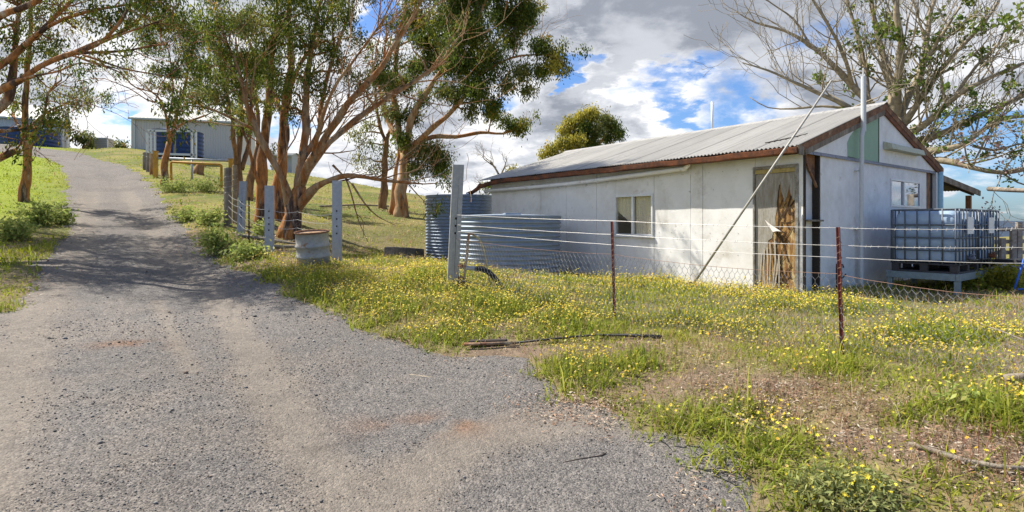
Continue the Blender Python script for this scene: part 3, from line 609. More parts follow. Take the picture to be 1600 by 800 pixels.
def shed():
    rz = math.atan2(0.601, 0.799)
    S = thing('farm_shed', 'long white cement sheet farm shed with corrugated iron gable roof and rusty gutter', 'shed', (*O2, ZB), rz)
    # long wall of sheets with a dark gap at each joint
    wy0, wz1 = LW(1021, 302); wy1, wz0 = LW(961, 368); wz1 = (wz1+LW(961, 306)[1])/2; wz0 = wz0+0.0
    dy0, dz1 = LW(1243, 261); dy1, _ = LW(1180, 265)
    joints = [0] + [LW(x, 300)[0] for x in (1178, 1098, 1079, 1022, 961, 932, 885, 845, 806)] + [WL]
    joints[1] = dy1
    b = MB(); holes = [(wy0, wy1, wz0, wz1), (dy0, dy1, 0.03, dz1)]
    for i, (a, c) in enumerate(zip(joints[:-1], joints[1:])):
        for q in rects(a+0.004, c-0.004, -0.35, HW+0.06, holes): b.box((0.0+0.002*(i % 2), q[0], q[2]), (0.03, q[1], q[3]))
    b.build('wall', M_white, S, bevel=0.002)
    nb = MB()                                                    # nail heads in rows along the studs
    for z in (1.02, 0.62, 2.2, 0.15):
        for k in range(int(WL/0.3)):
            y = 0.9+k*0.3+random.uniform(-.02, .02)
            if y > WL-0.1 or (wy0-0.05 < y < wy1+0.05 and wz0 < z < wz1): continue
            nb.box((-0.004, y-0.005, z-0.004), (0.002, y+0.006, z+0.004))
    nb.build('nail_heads', mat('rusty_nail', (0.16, 0.10, 0.07), 0.9), S)['kind'] = 'stuff'
    # framing behind the sheets, far walls, floor
    b = MB(); b.box((0.04, 0.3, -0.35), (0.10, dy0, HW)); 
    for q in rects(dy0, WL, -0.35, HW-0.03, holes): b.box((0.045, q[0], q[2]), (0.08, q[1], q[3]))
    b.build('stud_lining', M_dark, S)
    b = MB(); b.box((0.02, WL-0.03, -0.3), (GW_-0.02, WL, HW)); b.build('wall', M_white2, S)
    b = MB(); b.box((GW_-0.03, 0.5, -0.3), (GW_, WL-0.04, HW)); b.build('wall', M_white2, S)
    b = MB(); b.box((0.12, 0.16, -0.3), (GW_-0.05, WL-0.04, 0.0)); b.build('floor_slab', mat('concrete', (0.32, 0.30, 0.27), 0.9, var=0.2), S)
    # window in the long wall
    fr = MB(); t = 0.045; fx0, fx1 = -0.03, 0.06
    fr.box((fx0, wy0, wz0), (fx1, wy1, wz0+t)); fr.box((fx0, wy0, wz1-t), (fx1, wy1, wz1)); fr.box((fx0, wy0, wz0+t), (fx1, wy0+t, wz1-t)); fr.box((fx0, wy1-t, wz0+t), (fx1, wy1, wz1-t))
    ym = (wy0+wy1)/2+0.02; fr.box((fx0+0.004, ym-0.028, wz0+t), (fx1-0.02, ym+0.028, wz1-t))
    win = MB(); win.box((0.012, wy0+t, wz0+t), (0.016, wy1-t, wz1-t))
    wo = win.build('window', M_pane, S); fr.build('frame', M_alu, wo, bevel=0.004)
    sill = MB(); sill.box((-0.05, wy0-0.02, wz0-0.03), (-0.001, wy1+0.02, wz0-0.003)); sill.build('sill', M_alu, wo)
    cu = MB(); V = []; Fs = []
    for i in range(61):
        y = wy0-0.05+(ym-wy0+0.02)*i/60; x = 0.062+0.012*math.sin(i*1.1)+0.005*math.sin(i*2.7)
        V += [(x, y, wz0-0.1), (x+0.01, y, wz1+0.05)]
    for i in range(60): Fs.append((2*i, 2*i+2, 2*i+3, 2*i+1))
    for i in range(24):
        y = ym+0.10+(wy1-ym)*i/30; x = 0.066+0.012*math.sin(i*1.3)
        k = len(V); V += [(x, y, wz0+0.28+0.012*i), (x+0.01, y, wz1+0.05)]
        if i: Fs.append((k-2, k, k+1, k-1))
    cu.add(V, Fs); cu.build('curtain', mat('cream_curtain', (0.66, 0.60, 0.47), 0.9, var=0.2, scale=8), S, smooth=True)
    # door: frame, plywood with the face veneer peeled away
    fr = MB(); w = 0.055
    fr.box((-0.025, dy0-w, 0.03), (0.05, dy0, dz1+w)); fr.box((-0.025, dy1, 0.03), (0.05, dy1+w*0.6, dz1+w)); fr.box((-0.025, dy0, dz1), (0.05, dy1, dz1+w))
    df = fr.build('door_frame', mat('weathered_door_frame', (0.33, 0.32, 0.29), 0.9, col2=(0.20, 0.17, 0.13), scale=9, var=0.3, bump=0.4), S, bevel=0.003)
    hd = MB(); hd.box((-0.012, dy0+0.004, dz1-0.075), (0.0, dy1-0.004, dz1-0.004)); hd.build('head_strip', mat('ochre_strip', (0.42, 0.33, 0.13), 0.8, var=0.3), df)
    dl = MB(); dl.box((0.012, dy0+0.006, 0.05), (0.045, dy1-0.006, dz1-0.08))
    door = dl.build('door', mat('bare_plywood', (0.36, 0.21, 0.07), 0.85, col2=(0.19, 0.09, 0.032), scale=7, stretch=(1, 2.2, 0.7), var=0.35, bump=0.3, dirt=[((0.52, 0.40, 0.20), 4.0, 0.52, 0.62)]), S)
    def D(f, z): return dy1-0.006-f*(dy1-dy0-0.012), 0.05+z*(dz1-0.13)     # f: 0 at the left edge seen from outside
    vn = mat('weathered_veneer', (0.37, 0.35, 0.31), 0.9, col2=(0.27, 0.24, 0.19), scale=5, stretch=(1, 3, 0.5), var=0.25, bump=0.3, dirt=[((0.42, 0.22, 0.11), 5.0, 0.62, 0.7)])
    out = [(0, 1), (0, 0.0), (0.10, 0.0), (0.12, 0.10), (0.14, 0.02), (0.18, 0.30), (0.22, 0.05), (0.25, 0.36), (0.30, 0.24), (0.33, 0.42), (0.42, 0.44), (0.47, 0.50), (0.50, 0.56), (0.53, 0.50), (0.51, 0.62),
           (0.55, 0.70), (0.57, 0.78), (0.62, 0.84), (0.64, 0.93), (0.66, 0.84), (0.70, 0.80), (0.73, 0.75), (0.80, 0.80), (0.86, 0.90), (0.88, 0.83), (0.92, 0.79), (0.97, 0.74), (1, 0.80), (1, 1)]
    pl = MB(); pl.plate([D(*p) for p in out], (0.012, 0, 0), (0, 1, 0), (0, 0, 1), (-1, 0, 0), 0.006)
    def sliver(b, pts, w, x0=0.004, x1=-0.012):
        P = [D(*p) for p in pts]; 
        for i in range(len(P)-1):
            q0 = (x0+(x1-x0)*i/len(P), P[i][0], P[i][1]); q1 = (x0+(x1-x0)*(i+1)/len(P), P[i+1][0], P[i+1][1])
            b.bar(q0, q1, w*(1-0.6*i/len(P)), 0.004, (1, 0, 0))
    pl.build('veneer', vn, door)
    dk = MB()
    for _ in range(26):                                     # cracks and torn plies
        f = random.uniform(0.5, 0.98) if random.random() < 0.75 else random.uniform(0.45, 0.7); z = random.uniform(0.02, 0.78)
        pts = [(f, z)]
        for k in range(4): pts.append((np.clip(pts[-1][0]+random.uniform(-.09, .09), 0.44, 0.98), pts[-1][1]+random.uniform(-.01, .06)))
        sliver(dk, pts, random.uniform(0.010, 0.022), 0.006, 0.002)
    for pts in ([(0.55, 0.02), (0.56, 0.2), (0.52, 0.34), (0.56, 0.5), (0.60, 0.62), (0.56, 0.74), (0.62, 0.9)], [(0.98, 0.76), (0.86, 0.70), (0.72, 0.66), (0.60, 0.60)], [(0.9, 0.8), (0.82, 0.71), (0.7, 0.62)], [(0.66, 0.45), (0.76, 0.33), (0.84, 0.24)], [(0.62, 0.2), (0.72, 0.12), (0.82, 0.03)]): sliver(dk, pts, 0.03, 0.006, 0.003)
    dk.build('torn_ply', mat('dark_ply', (0.07, 0.04, 0.022), 0.9, var=0.3), door)
    M_strip = mat('pale_ply_strip', (0.40, 0.35, 0.27), 0.9, var=0.25)
    for f, z1 in ((0.17, 0.30), (0.24, 0.34), (0.31, 0.36), (0.38, 0.40), (0.5, 0.42), (0.56, 0.26), (0.6, 0.3)):
        ls = MB(); sliver(ls, [(f, z1), (f+random.uniform(-.02, .03), z1*0.6), (f+random.uniform(-.05, .08), 0.02)], random.uniform(0.014, 0.03), -0.002, -0.05); ls.build('hanging_strip', M_strip, door)
    fl = MB(); a, b_, c, d = D(0.24, 0.60), D(0.44, 0.55), D(0.70, 0.50), D(0.60, 0.503)
    e = D(0.50, 0.495)
    fl.add([(0.0, *a), (-0.02, *b_), (-0.06, *c), (-0.075, *d), (-0.07, *e), (0.003, *a), (-0.016, *b_), (-0.055, *c), (-0.071, *d), (-0.066, *e)],
           [(0, 1, 4), (1, 2, 3), (1, 3, 4), (5, 9, 6), (6, 8, 7), (6, 9, 8), (0, 4, 9, 5), (4, 3, 8, 9), (3, 2, 7, 8), (2, 1, 6, 7), (1, 0, 5, 6)])
    fl.build('peeled_flap', mat('peeled_white_flap', (0.55, 0.50, 0.45), 0.8), door)
    st = MB(); st.box((-0.10, dy0-0.02, -0.02), (0.02, dy1+0.02, 0.028)); st.build('door_step', mat('step_concrete', (0.36, 0.32, 0.26), 0.95, var=0.25), S, bevel=0.006)
    # cast shadow painted as a grey plate beside the door, corner timbers, recess with brace and shelf
    pz = [(dy0-w-0.005, 1.20), (0.015, 1.36), (0.005, 0.12), (dy0-w-0.02, 0.05)]
    b = MB(); b.plate(pz, (0.0, 0, 0), (0, 1, 0), (0, 0, 1), (-1, 0, 0), 0.008); b.build('patch', mat('painted_shadow_grey', (0.31, 0.31, 0.31), 0.9, col2=(0.45, 0.44, 0.42), scale=6, var=0.25), S)
    s1 = GB(1281, 240)[0]
    b = MB(); b.box((0.004, -0.02, -0.3), (0.055, 0.035, HW-0.05)); b.box((s1-0.05, -0.004, -0.3), (s1-0.004, 0.16, HW-0.05)); b.build('corner_post', M_dark, S)
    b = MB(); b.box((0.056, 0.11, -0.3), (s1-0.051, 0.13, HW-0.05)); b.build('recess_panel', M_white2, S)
    b = MB(); b.bar((0.08, 0.03, HW-0.12), (s1-0.06, 0.03, HW-0.62), 0.04, 0.03, (0, 1, 0)); b.plate([(0.06, HW-0.06), (s1-0.055, HW-0.06), (s1-0.055, HW-0.5)], (0, 0.06, 0), (1, 0, 0), (0, 0, 1), (0, 1, 0), 0.02); b.build('corner_brace', M_rust2, S)
    zs = GB(1270, 346)[1]; b = MB(); b.box((0.06, -0.06, zs), (s1+0.02, 0.108, zs+0.03)); b.build('shelf', M_timber, S)
    # gable wall
    gx0, gz1 = GB(1390, 279); gx1, gz0 = GB(1436, 323); gz0 = GB(1390, 323)[1]
    hz = HW-0.05; sj = GB(1341, 250)[0]; sr = GB(1433, 270)[0]
    b = MB()
    for i, (a, c) in enumerate(((s1, sj), (sj, sr), (sr, sr+0.55))):
        for q in rects(a+0.003, c-0.003, -0.3, hz, [(gx0, gx1, gz0, gz1)]): b.box((q[0], -0.012-0.002*(i % 2), q[2]), (q[1], 0.02, q[3]))
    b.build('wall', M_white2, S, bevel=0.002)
    b = MB()
    for q in rects(s1, GW_-0.02, -0.3, hz, [(gx0, gx1, gz0, gz1)]): b.box((q[0], 0.03, q[2]), (q[1], 0.07, q[3]))
    b.build('stud_lining', M_dark, S)
    b = MB(); b.box((sr+0.56, -0.01, 0), (sr+0.80, 0.028, hz)); b.build('rusty_panel', M_rust2, S)
    b = MB(); b.box((GW_-0.26, -0.05, 0.0), (GW_-0.17, 0.028, hz)); b.build('corner_post', M_alu, S)
    b = MB(); b.tube([(GW_-0.06, -0.06, 0.0), (GW_-0.06, -0.06, hz+0.02)], 0.07, 14); b.build('downpipe', mat('pale_blue_pipe', (0.36, 0.55, 0.62), 0.5, var=0.15), S, smooth=True)
    fr = MB(); t = 0.04
    fr.box((gx0, -0.035, gz0), (gx1, 0.03, gz0+t)); fr.box((gx0, -0.035, gz1-t), (gx1, 0.03, gz1)); fr.box((gx0, -0.035, gz0+t), (gx0+t, 0.03, gz1-t)); fr.box((gx1-t, -0.035, gz0+t), (gx1, 0.03, gz1-t))
    gm = GB(1411, 300)[0]; fr.box((gm-0.03, -0.03, gz0+t), (gm+0.03, 0.028, gz1-t))
    pn = MB(); pn.box((gx0+t, 0.0, gz0+t), (gm-0.03, 0.004, gz1-t)); pn.box((gm+0.03, -0.012, gz0+t), (gx1-t, -0.008, gz1-t))
    wo = pn.build('window', M_pane2, S); fr.build('frame', M_alu, wo, bevel=0.004)
    bl = MB(); bl.box((gm+0.02, 0.05, gz0), (gx1, 0.055, gz1)); bl.build('blind', mat('pale_blind', (0.55, 0.58, 0.60), 0.9), wo)
    # upper gable sheets: left with a broken edge, green inner sheet, right
    def G(px, py): return GB(px, py)
    ap = GW_/2; rk = lambda x: HW+LIFT-0.03+(RISE-0.03)*(1-abs(x-ap)/ap)
    gs = [G(1322, 243), G(1321, 224), G(1325, 214), G(1331, 206), G(1332, 199)]; xl_ = gs[-1][0]
    left = [(0.02, hz+0.03), (gs[0][0], hz+0.03)]+gs[1:]+[(xl_-0.05, rk(xl_-0.05)-0.09), (0.02, HW+0.08)]
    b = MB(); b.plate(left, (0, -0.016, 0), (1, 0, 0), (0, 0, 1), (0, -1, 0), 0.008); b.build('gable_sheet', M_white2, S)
    xa = gs[0][0]-0.05; xb = G(1372, 200)[0]; zt = G(1372, 185)[1]
    gp = [(xa, hz+0.05), (xb, hz+0.01), (xb, zt), (G(1352, 186)[0], zt+0.02), (xa+0.25, rk(xa+0.25)-0.1), (xa, rk(xa)-0.1)]
    b = MB(); b.plate(gp, (0, 0.0, 0), (1, 0, 0), (0, 0, 1), (0, -1, 0), 0.006); b.build('green_sheet', mat('faded_green_sheet', (0.30, 0.44, 0.32), 0.85, var=0.06, scale=2), S)
    xr_ = GW_-0.02
    right = [(xb+0.01, hz+0.03), (xr_, hz+0.03), (xr_, HW+0.06), (ap+0.05, rk(ap+0.05)-0.05), (xb+0.01, rk(xb+0.01)-0.03)]
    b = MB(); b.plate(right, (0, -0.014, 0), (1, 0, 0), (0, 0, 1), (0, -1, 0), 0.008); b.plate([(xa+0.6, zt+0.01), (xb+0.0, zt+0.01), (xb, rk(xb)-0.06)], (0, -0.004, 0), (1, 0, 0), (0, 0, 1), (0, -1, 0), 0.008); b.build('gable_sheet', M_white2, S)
    b = MB(); b.plate([(0.02, hz+0.02), (GW_-0.02, hz+0.02), (GW_-0.02, HW+0.06), (ap, rk(ap)-0.06), (0.02, HW+0.06)], (0, 0.03, 0), (1, 0, 0), (0, 0, 1), (0, 1, 0), 0.02); b.build('gable_backing', M_dark, S)
    V = MB(); n = 24                                             # bent lead flashing between the two rows of sheets
    for i in range(n):
        x0, x1 = 0.0+GW_*i/n, GW_*(i+1)/n; w0, w1 = random.uniform(0.02, 0.05), random.uniform(0.02, 0.05)
        V.hexa([(x0, -0.018-w0, hz-0.035), (x1, -0.018-w1, hz-0.035), (x1, -0.0155, hz-0.03), (x0, -0.0155, hz-0.03), (x0, -0.024, hz+0.028), (x1, -0.024, hz+0.028), (x1, -0.0155, hz+0.03), (x0, -0.0155, hz+0.03)])
    V.build('flashing', mat('lead_flashing', (0.24, 0.25, 0.28), 0.6, metal=0.3, var=0.3), S)
    l0, lz0 = G(1378, 224); l1, lz1 = G(1430, 240); b = MB()
    b.hexa([(l0, -0.20, lz0-0.13), (l1, -0.20, lz0-0.13), (l1, -0.024, lz0-0.13), (l0, -0.024, lz0-0.13), (l0, -0.17, lz0-0.02), (l1, -0.17, lz0-0.02), (l1, -0.024, lz0+0.04), (l0, -0.024, lz0+0.04)])
    b.build('light_hood', mat('cream_light_hood', (0.46, 0.48, 0.38), 0.6, var=0.15, dirt=[((0.30, 0.26, 0.10), 5, 0.55, 0.7)]), S, bevel=0.01)
    # conduit up the gable, through the roof edge to a pole with a short aerial
    cx, _ = G(1340, 300); cx -= 0.13; pole = M_alu; zt_ = G(1347, 130)[1]; b = MB()
    b.tube([(cx, -0.12, -0.2), (cx, -0.12, 2.0), (cx+0.005, -0.122, 2.85), (cx+0.04, -0.13, 3.0)], 0.038, 12)
    b.tube([(cx+0.06, -0.13, 2.95), (cx+0.06, -0.13, zt_+0.06)], 0.045, 12)
    b.tube([(cx+0.05, -0.13, zt_+0.06), (cx+0.05, -0.13, zt_+0.22)], 0.015, 6); b.tube([(cx+0.105, -0.13, zt_-0.2), (cx+0.12, -0.13, zt_+0.12)], 0.009, 6)
    for z in (1.1, 2.2): b.box((cx-0.06, -0.08, z), (cx+0.06, -0.014, z+0.02))
    b.build('service_pole', mat('painted_conduit', (0.55, 0.58, 0.60), 0.5, metal=0.1, var=0.1), S, smooth=False)
    # roof
    oh, og = 0.30, 0.07
    zf1 = lambda x: HW+LIFT+(x)*math.tan(SLOPE); zf2 = lambda x: HW+LIFT+(GW_-x)*math.tan(SLOPE)
    b = MB(); corrugated(b, -oh, ap+0.0, -og, WL+0.2, zf1, jag=0.02); roof = sheet_tones(b.build('roof', M_roof, S, smooth=True))
    b = MB(); corrugated(b, GW_+0.22, ap, -og, WL+0.2, zf2); sheet_tones(b.build('far_slope', M_roof, roof, smooth=True))
    zc = zf1(ap); b = MB(); k = 8
    for i in range(k):
        a = -og-0.02+(WL+0.4)/k*i; c = a+(WL+0.4)/k+0.03; lift = 0.002*(i % 2)
        b.add([(ap-0.17, a, zc-0.048+lift), (ap, a, zc+0.03+lift), (ap+0.17, a, zc-0.048+lift), (ap-0.17, c, zc-0.048+lift), (ap, c, zc+0.03+lift), (ap+0.17, c, zc-0.048+lift)], [(0, 1, 4, 3), (1, 2, 5, 4)])
    b.build('ridge_cap', M_iron, roof)
    tw = MB(); q = [LW(1187, 222), LW(1214, 217), LW(1221, 213), LW(1232, 203)]
    base = [(0.15, 0.75), (0.35, 0.45), (0.40, 0.36), (0.62, 0.22)]
    tw.tube([(x, y, zf1(x)+0.02) for x, y in base], [0.012, 0.012, 0.01, 0.006], 6); tw.build('fallen_twig', M_dark, roof)
    # barge boards
    def barge(x0, z0, x1, z1, y, th, h, name, m_):
        d = Vector((x1-x0, 0, z1-z0)).normalized(); up = Vector((-d.z, 0, d.x)); up = up if up.z > 0 else -up
        p = [Vector((x0, y, z0)), Vector((x1, y, z1))]; b = MB()
        b.hexa([p[0]-up*h, p[1]-up*h, p[1]-up*h+Vector((0, th, 0)), p[0]-up*h+Vector((0, th, 0)), p[0], p[1], p[1]+Vector((0, th, 0)), p[0]+Vector((0, th, 0))])
        return b.build(name, m_, S, bevel=0.004)
    barge(-oh-0.02, zf1(-oh)-0.015, ap-0.004, zf1(ap)-0.012, -og, 0.028, 0.115, 'barge_board', M_rust2)
    barge(GW_+0.20, zf2(GW_+0.20)-0.015, ap+0.004, zf2(ap)-0.012, -og, 0.028, 0.115, 'barge_board', M_rust2)
    barge(-0.05, zf1(-0.05)-0.13, ap-0.004, zf1(ap)-0.13, -0.06, 0.03, 0.10, 'verge_timber', M_timber)
    barge(GW_+0.02, zf2(GW_+0.02)-0.13, ap+0.004, zf2(ap)-0.13, -0.06, 0.03, 0.10, 'verge_timber', M_rust)
    b = MB(); b.box((-oh-0.01, -og-0.012, zf1(-oh)-0.16), (-oh+0.16, -og-0.002, zf1(-oh)-0.02)); b.build('barge_end', M_timber, S)
    # gutter along the long wall, sagging at the far end
    b = MB(); n = 40; gz = zf1(-oh)-0.035; prof = [(-0.02, 0.0), (-0.13, 0.0), (-0.13, -0.012), (-0.115, -0.09), (-0.09, -0.105), (-0.02, -0.105)]
    V = []; Fs = []; m_ = len(prof)
    for i in range(n+1):
        y = -og+0.01+(WL+0.15+og)*i/n; sag = 0.008*math.sin(i*1.7)+0.006*math.sin(i*0.6)-(0.02*max(0, i-36))
        for px_, pz_ in prof: V.append((-oh+0.07+px_, y, gz+pz_+sag))
    for i in range(n):
        for j in range(m_): Fs.append((i*m_+j, i*m_+(j+1) % m_, (i+1)*m_+(j+1) % m_, (i+1)*m_+j))
    Fs += [tuple(range(m_)), tuple(range(n*m_+m_-1, n*m_-1, -1))]
    b.add(V, Fs); b.build('gutter', M_rust, S)
    b = MB(); b.box((-0.045, 0.0, HW-0.08), (-0.005, WL, HW+0.09)); b.build('fascia', M_dark, S)
    b = MB(); b.box((-oh+0.06, 0.0, HW-0.06), (-0.05, WL, HW-0.045)); b.build('soffit', M_dark, S)
    b = MB(); ye = WL+0.2
    b.tube([(-oh, ye-0.05, gz-0.10), (-oh+0.05, ye+0.18, gz-0.20), (-oh+0.02, ye+0.42, gz-0.30), (-oh-0.1, ye+0.50, gz-0.34)], [0.06, 0.065, 0.06, 0.055], 10); b.build('rainhead', M_rust, S, smooth=True)
    b = MB(); b.tube([(-oh-0.16, ye+0.42, gz-0.32), (-oh-0.24, ye+0.40, gz-0.6), (-oh-0.26, ye+0.42, gz-0.86)], 0.045, 12); b.build('downpipe', M_pvc, S, smooth=True)
    # pvc pipe slung along the wall
    y0, z0 = LW(1084, 258); y1, z1 = LW(768, 298); b = MB()
    z0 -= 0.06; P = [(-0.20, y0-0.02, z0+0.17), (-0.18, y0+0.01, z0+0.05), (-0.14, y0+0.10, z0-0.0)]
    for i in range(1, 13): f = i/12; P.append((-0.13, y0+0.1+(y1-y0-0.1)*f, z0+(z1-z0)*f-0.05*math.sin(f*PI)))
    P.append((-0.16, WL+0.12, z1-0.03)); b.tube(P, 0.05, 14)
    for f in (0.02, 0.36, 0.72): y = y0+(y1-y0)*f; z = z0+(z1-z0)*f-0.05*math.sin(f*PI); b.tube([(-0.13, y-0.05, z), (-0.13, y+0.05, z)], 0.058, 14)
    pp = b.build('drain_pipe', M_pvc, S, smooth=True)
    for f in (0.36, 0.72):
        b = MB(); y = y0+(y1-y0)*f; z = z0+(z1-z0)*f-0.05*math.sin(f*PI); b.box((-0.07, y-0.012, z-0.012), (0.0, y+0.012, z+0.10)); b.build('hanger', M_alu, pp)
    # tap by the gable corner
    tx, _ = G(1296, 400); b = MB(); zt2 = G(1296, 412)[1]
    b.tube([(tx, -0.12, -0.1), (tx, -0.12, zt2)], 0.014, 8); b.tube([(tx, -0.12, zt2), (tx+0.01, -0.22, zt2-0.01), (tx+0.01, -0.23, zt2-0.06)], 0.014, 8); b.tube([(tx-0.04, -0.16, zt2+0.05), (tx+0.04, -0.16, zt2+0.05)], 0.008, 6); b.tube([(tx, -0.16, zt2), (tx, -0.16, zt2+0.05)], 0.006, 6)
    b.tube([(tx+0.02, -0.10, zt2-0.30), (tx+0.3, -0.10, zt2-0.26), (tx+0.42, -0.10, zt2-0.2)], 0.012, 6)
    b.build('tap', M_black, S, smooth=True)
    # vent on the far slope
    b = MB(); yv = 4.15; b.tube([(ap+0.35, yv, zf2(ap+0.35)-0.1), (ap+0.35, yv, zf2(ap+0.35)+0.92)], 0.03, 10); b.build('vent_pipe', M_alu, roof, smooth=True)
    # lean-to along the far side
    lx = 11.1; lz = lambda x: HW+0.10-(x-GW_)*0.085
    b = MB(); corrugated(b, GW_+0.02, lx, 0.25, 6.2, lambda x: lz(x), amp=0.008); lt = b.build('lean_to_roof', mat('mossy_iron', (0.10, 0.115, 0.04), 0.9, col2=(0.17, 0.16, 0.12), scale=3, var=0.4), S, smooth=True)
    b = MB(); b.bar((GW_+0.05, 0.23, lz(GW_)-0.10), (lx-0.05, 0.23, lz(lx)-0.10), 0.035, 0.15); b.build('fascia_board', M_timber, lt)
    for y in (0.4, 2.2, 4.0, 5.9):
        b = MB(); b.bar((GW_+0.03, y, lz(GW_)-0.09), (lx, y, lz(lx)-0.09), 0.05, 0.13); b.build('rafter', M_dark, lt)
    for y in (0.45, 3.1, 5.9):
        b = MB(); b.box((lx-0.30, y-0.06, -0.2), (lx-0.18, y+0.06, lz(lx)-0.16)); b.build('post', M_rust2, lt)
    b = MB(); b.box((GW_+0.1, 3.0, 1.62), (lx-0.35, 3.05, 2.10)); b.build('shade_screen', M_dark, lt)  # dark board added to deepen the shade under the lean-to roof
shed()

# ------------------------------------------------------------------ steel pole leaning past the eave
def stay():
    p = W(1085, 441, 10.15); q = W(1300, 125, 8.85); p = p-(q-p).normalized()*0.15
    o = thing('leaning_pole', 'long thin cream steel pole leaning up past the eave beside the door', 'pole', p)
    b = MB(); b.tube([p, p+(q-p)*0.5, q], [0.022, 0.020, 0.016], 12); b.build('shaft', mat('cream_steel', (0.40, 0.385, 0.35), 0.6, metal=0.1, var=0.25, scale=3, dirt=[((0.25, 0.2, 0.16), 2, 0.55, 0.7)]), o, True, origin=p)
    b = MB(); b.lathe([(0.06, 0.0), (0.06, 0.02), (0.03, 0.05), (0.0, 0.05)], (0, 0, 0.08), 12); b.build('foot_collar', M_dark, o)
stay()

# ------------------------------------------------------------------ rain water tanks
def tank(name, label, c, r, h, pitch, mat_, lid=True):
    o = thing(name, label, 'water tank', c, 0.3, 'corrugated rain water tanks')
    n = int(h/pitch); prof = []
    for i in range(n*8+1): z = h*i/(n*8); prof.append((r+0.021*math.cos(2*PI*z/pitch), z))
    b = MB(); b.lathe(prof, (0, 0, 0), 96); b.build('shell', mat_, o, True)
    b = MB(); b.lathe([(r+0.02, h-0.02), (r+0.024, h), (r+0.02, h+0.02), (r-0.03, h+0.022), (r*0.5, h+0.05), (0.01, h+0.07)], (0, 0, 0), 64); b.build('lid', mat_, o, False)
    return o
c = W(790, 350, 13.0); fz = g1(c.x, c.y)
T1 = tank('water_tank', 'low wide corrugated galvanised tank standing in the daisies before the long wall', (c.x, c.y, fz-0.05), 1.27, CZ+(HZ-334)/F*11.9-fz+0.0, 0.098, M_tank)
b = MB(); zt_ = CZ+(HZ-334)/F*11.9-fz; b.box((-0.30, -1.00, zt_+0.03), (0.05, -0.80, zt_+0.07)); b.build('inlet_box', M_tank, T1, bevel=0.01)
c = W(721, 350, 17.9); fz = g1(c.x, c.y)
tank('water_tank', 'taller corrugated galvanised tank at the far end of the white shed under its downpipe', (c.x, c.y, 0.38), 1.13, CZ+(HZ-305)/F*17.0-0.38, 0.098, M_tank)

# ------------------------------------------------------------------ steel channel posts
def channel_post(name, label, foot, top_px, h, w=0.17, d=0.075, lean=(0, 0), rz=0.0, holes=(0.62, 0.52, 0.43, 0.34), m_=None, group='steel channel posts of the fences'):
    o = thing(name, label, 'fence post', foot, rz, group)
    b = MB(); t = 0.008; hw = 0.016; Z0 = -0.3
    def L(x, y, z): return (x+lean[0]*max(z, 0), y+lean[1]*max(z, 0), z)
    def bx(x0, x1, y0, y1, z0, z1): b.hexa([L(x0, y0, z0), L(x1, y0, z0), L(x1, y1, z0), L(x0, y1, z0), L(x0, y0, z1), L(x1, y0, z1), L(x1, y1, z1), L(x0, y1, z1)])
    bx(-w/2, -hw, 0, t, Z0, h); bx(hw, w/2, 0, t, Z0, h)
    zs = sorted(holes); z = Z0
    for q in zs: bx(-hw, hw, 0, t, z, q*h-0.017); z = q*h+0.017
    bx(-hw, hw, 0, t, z, h)
    bx(-w/2, -w/2+t, t, d, Z0, h); bx(w/2-t, w/2, t, d, Z0, h)
    bx(-w/2+t, -w/2+0.03, d-t, d, Z0, h); bx(w/2-0.03, w/2-t, d-t, d, Z0, h)
    b.build('channel', m_ or M_post, o)
    b = MB(); bx2 = MB()
    bx2.hexa([L(-w/2+t, t+0.03, Z0), L(w/2-t, t+0.03, Z0), L(w/2-t, t+0.034, Z0), L(-w/2+t, t+0.034, Z0), L(-w/2+t, t+0.03, h-0.03), L(w/2-t, t+0.03, h-0.03), L(w/2-t, t+0.034, h-0.03), L(-w/2+t, t+0.034, h-0.03)])
    bx2.build('liner', M_dark, o)
    return o
def placed(px, py, Y):   # on the ground under that column at that distance
    X = (px-800)/F*Y; return Vector((X, Y, g1(X, Y)))
f = placed(706, 460, 8.75)
BIGP = channel_post('channel_post', 'tall pale steel channel post leaning slightly at the end of the wire fence', f, None, CZ+(HZ-257)/F*8.75-f.z, 0.175, 0.10, ((718-707)/F*8.75/2.0, 0), 0.18, (0.56, 0.50, 0.44), mat('weathered_zinc_post', (0.38, 0.38, 0.36), 0.6, metal=0.15, var=0.2, scale=4))
for px, ptop, Y, lab, lean in ((526, 282, 11.9, 'pale steel channel post standing right behind the old drum', 0.0), (420, 290, 12.6, 'blue grey steel channel post with four holes in front of the leaning gum trunk', 0.0),
                         (374, 283, 15.6, 'steel channel post leaning right in the weeds next to the black picket', 0.06)):
    f = placed(px, 0, Y); channel_post('channel_post', lab, f, None, CZ+(HZ-ptop)/F*Y-f.z, 0.19, 0.08, (lean, 0), 0.05)
# weathered timber gate posts further along
def wood_post(name, label, px, ptop, Y, w, lean=0.0, m_=None, group='weathered posts by the yard gate', cat='post'):
    f = placed(px, 0, Y); h = CZ+(HZ-ptop)/F*Y-f.z; o = thing(name, label, cat, f, random.uniform(-.3, .3), group)
    b = MB(); b.tube([(0, 0, -0.3), (lean*h*0.5, 0, h*0.5), (lean*h, 0, h-0.02), (lean*h, 0, h)], [w*0.55, w*0.5, w*0.47, w*0.40], 10)
    b.build('timber', m_ or M_timber, o, False)
    b = MB()
    b.tube([(lean*h*k+w*0.53*math.cos(a), w*0.53*math.sin(a), h*k) for k, a in zip(np.linspace(0.5, 0.86, 50), np.linspace(0, 8*PI, 50))], 0.006, 5, False)
    b.build('wire_tie', M_wire, o); return o
wood_post('timber_post', 'grey timber strainer post wrapped in wire, left of the steel channel posts', 356, 262, 17.0, 0.22)
wood_post('timber_post', 'dark split timber post just right of the wire wrapped strainer', 367, 258, 17.6, 0.15, 0.0, M_bark_grey)

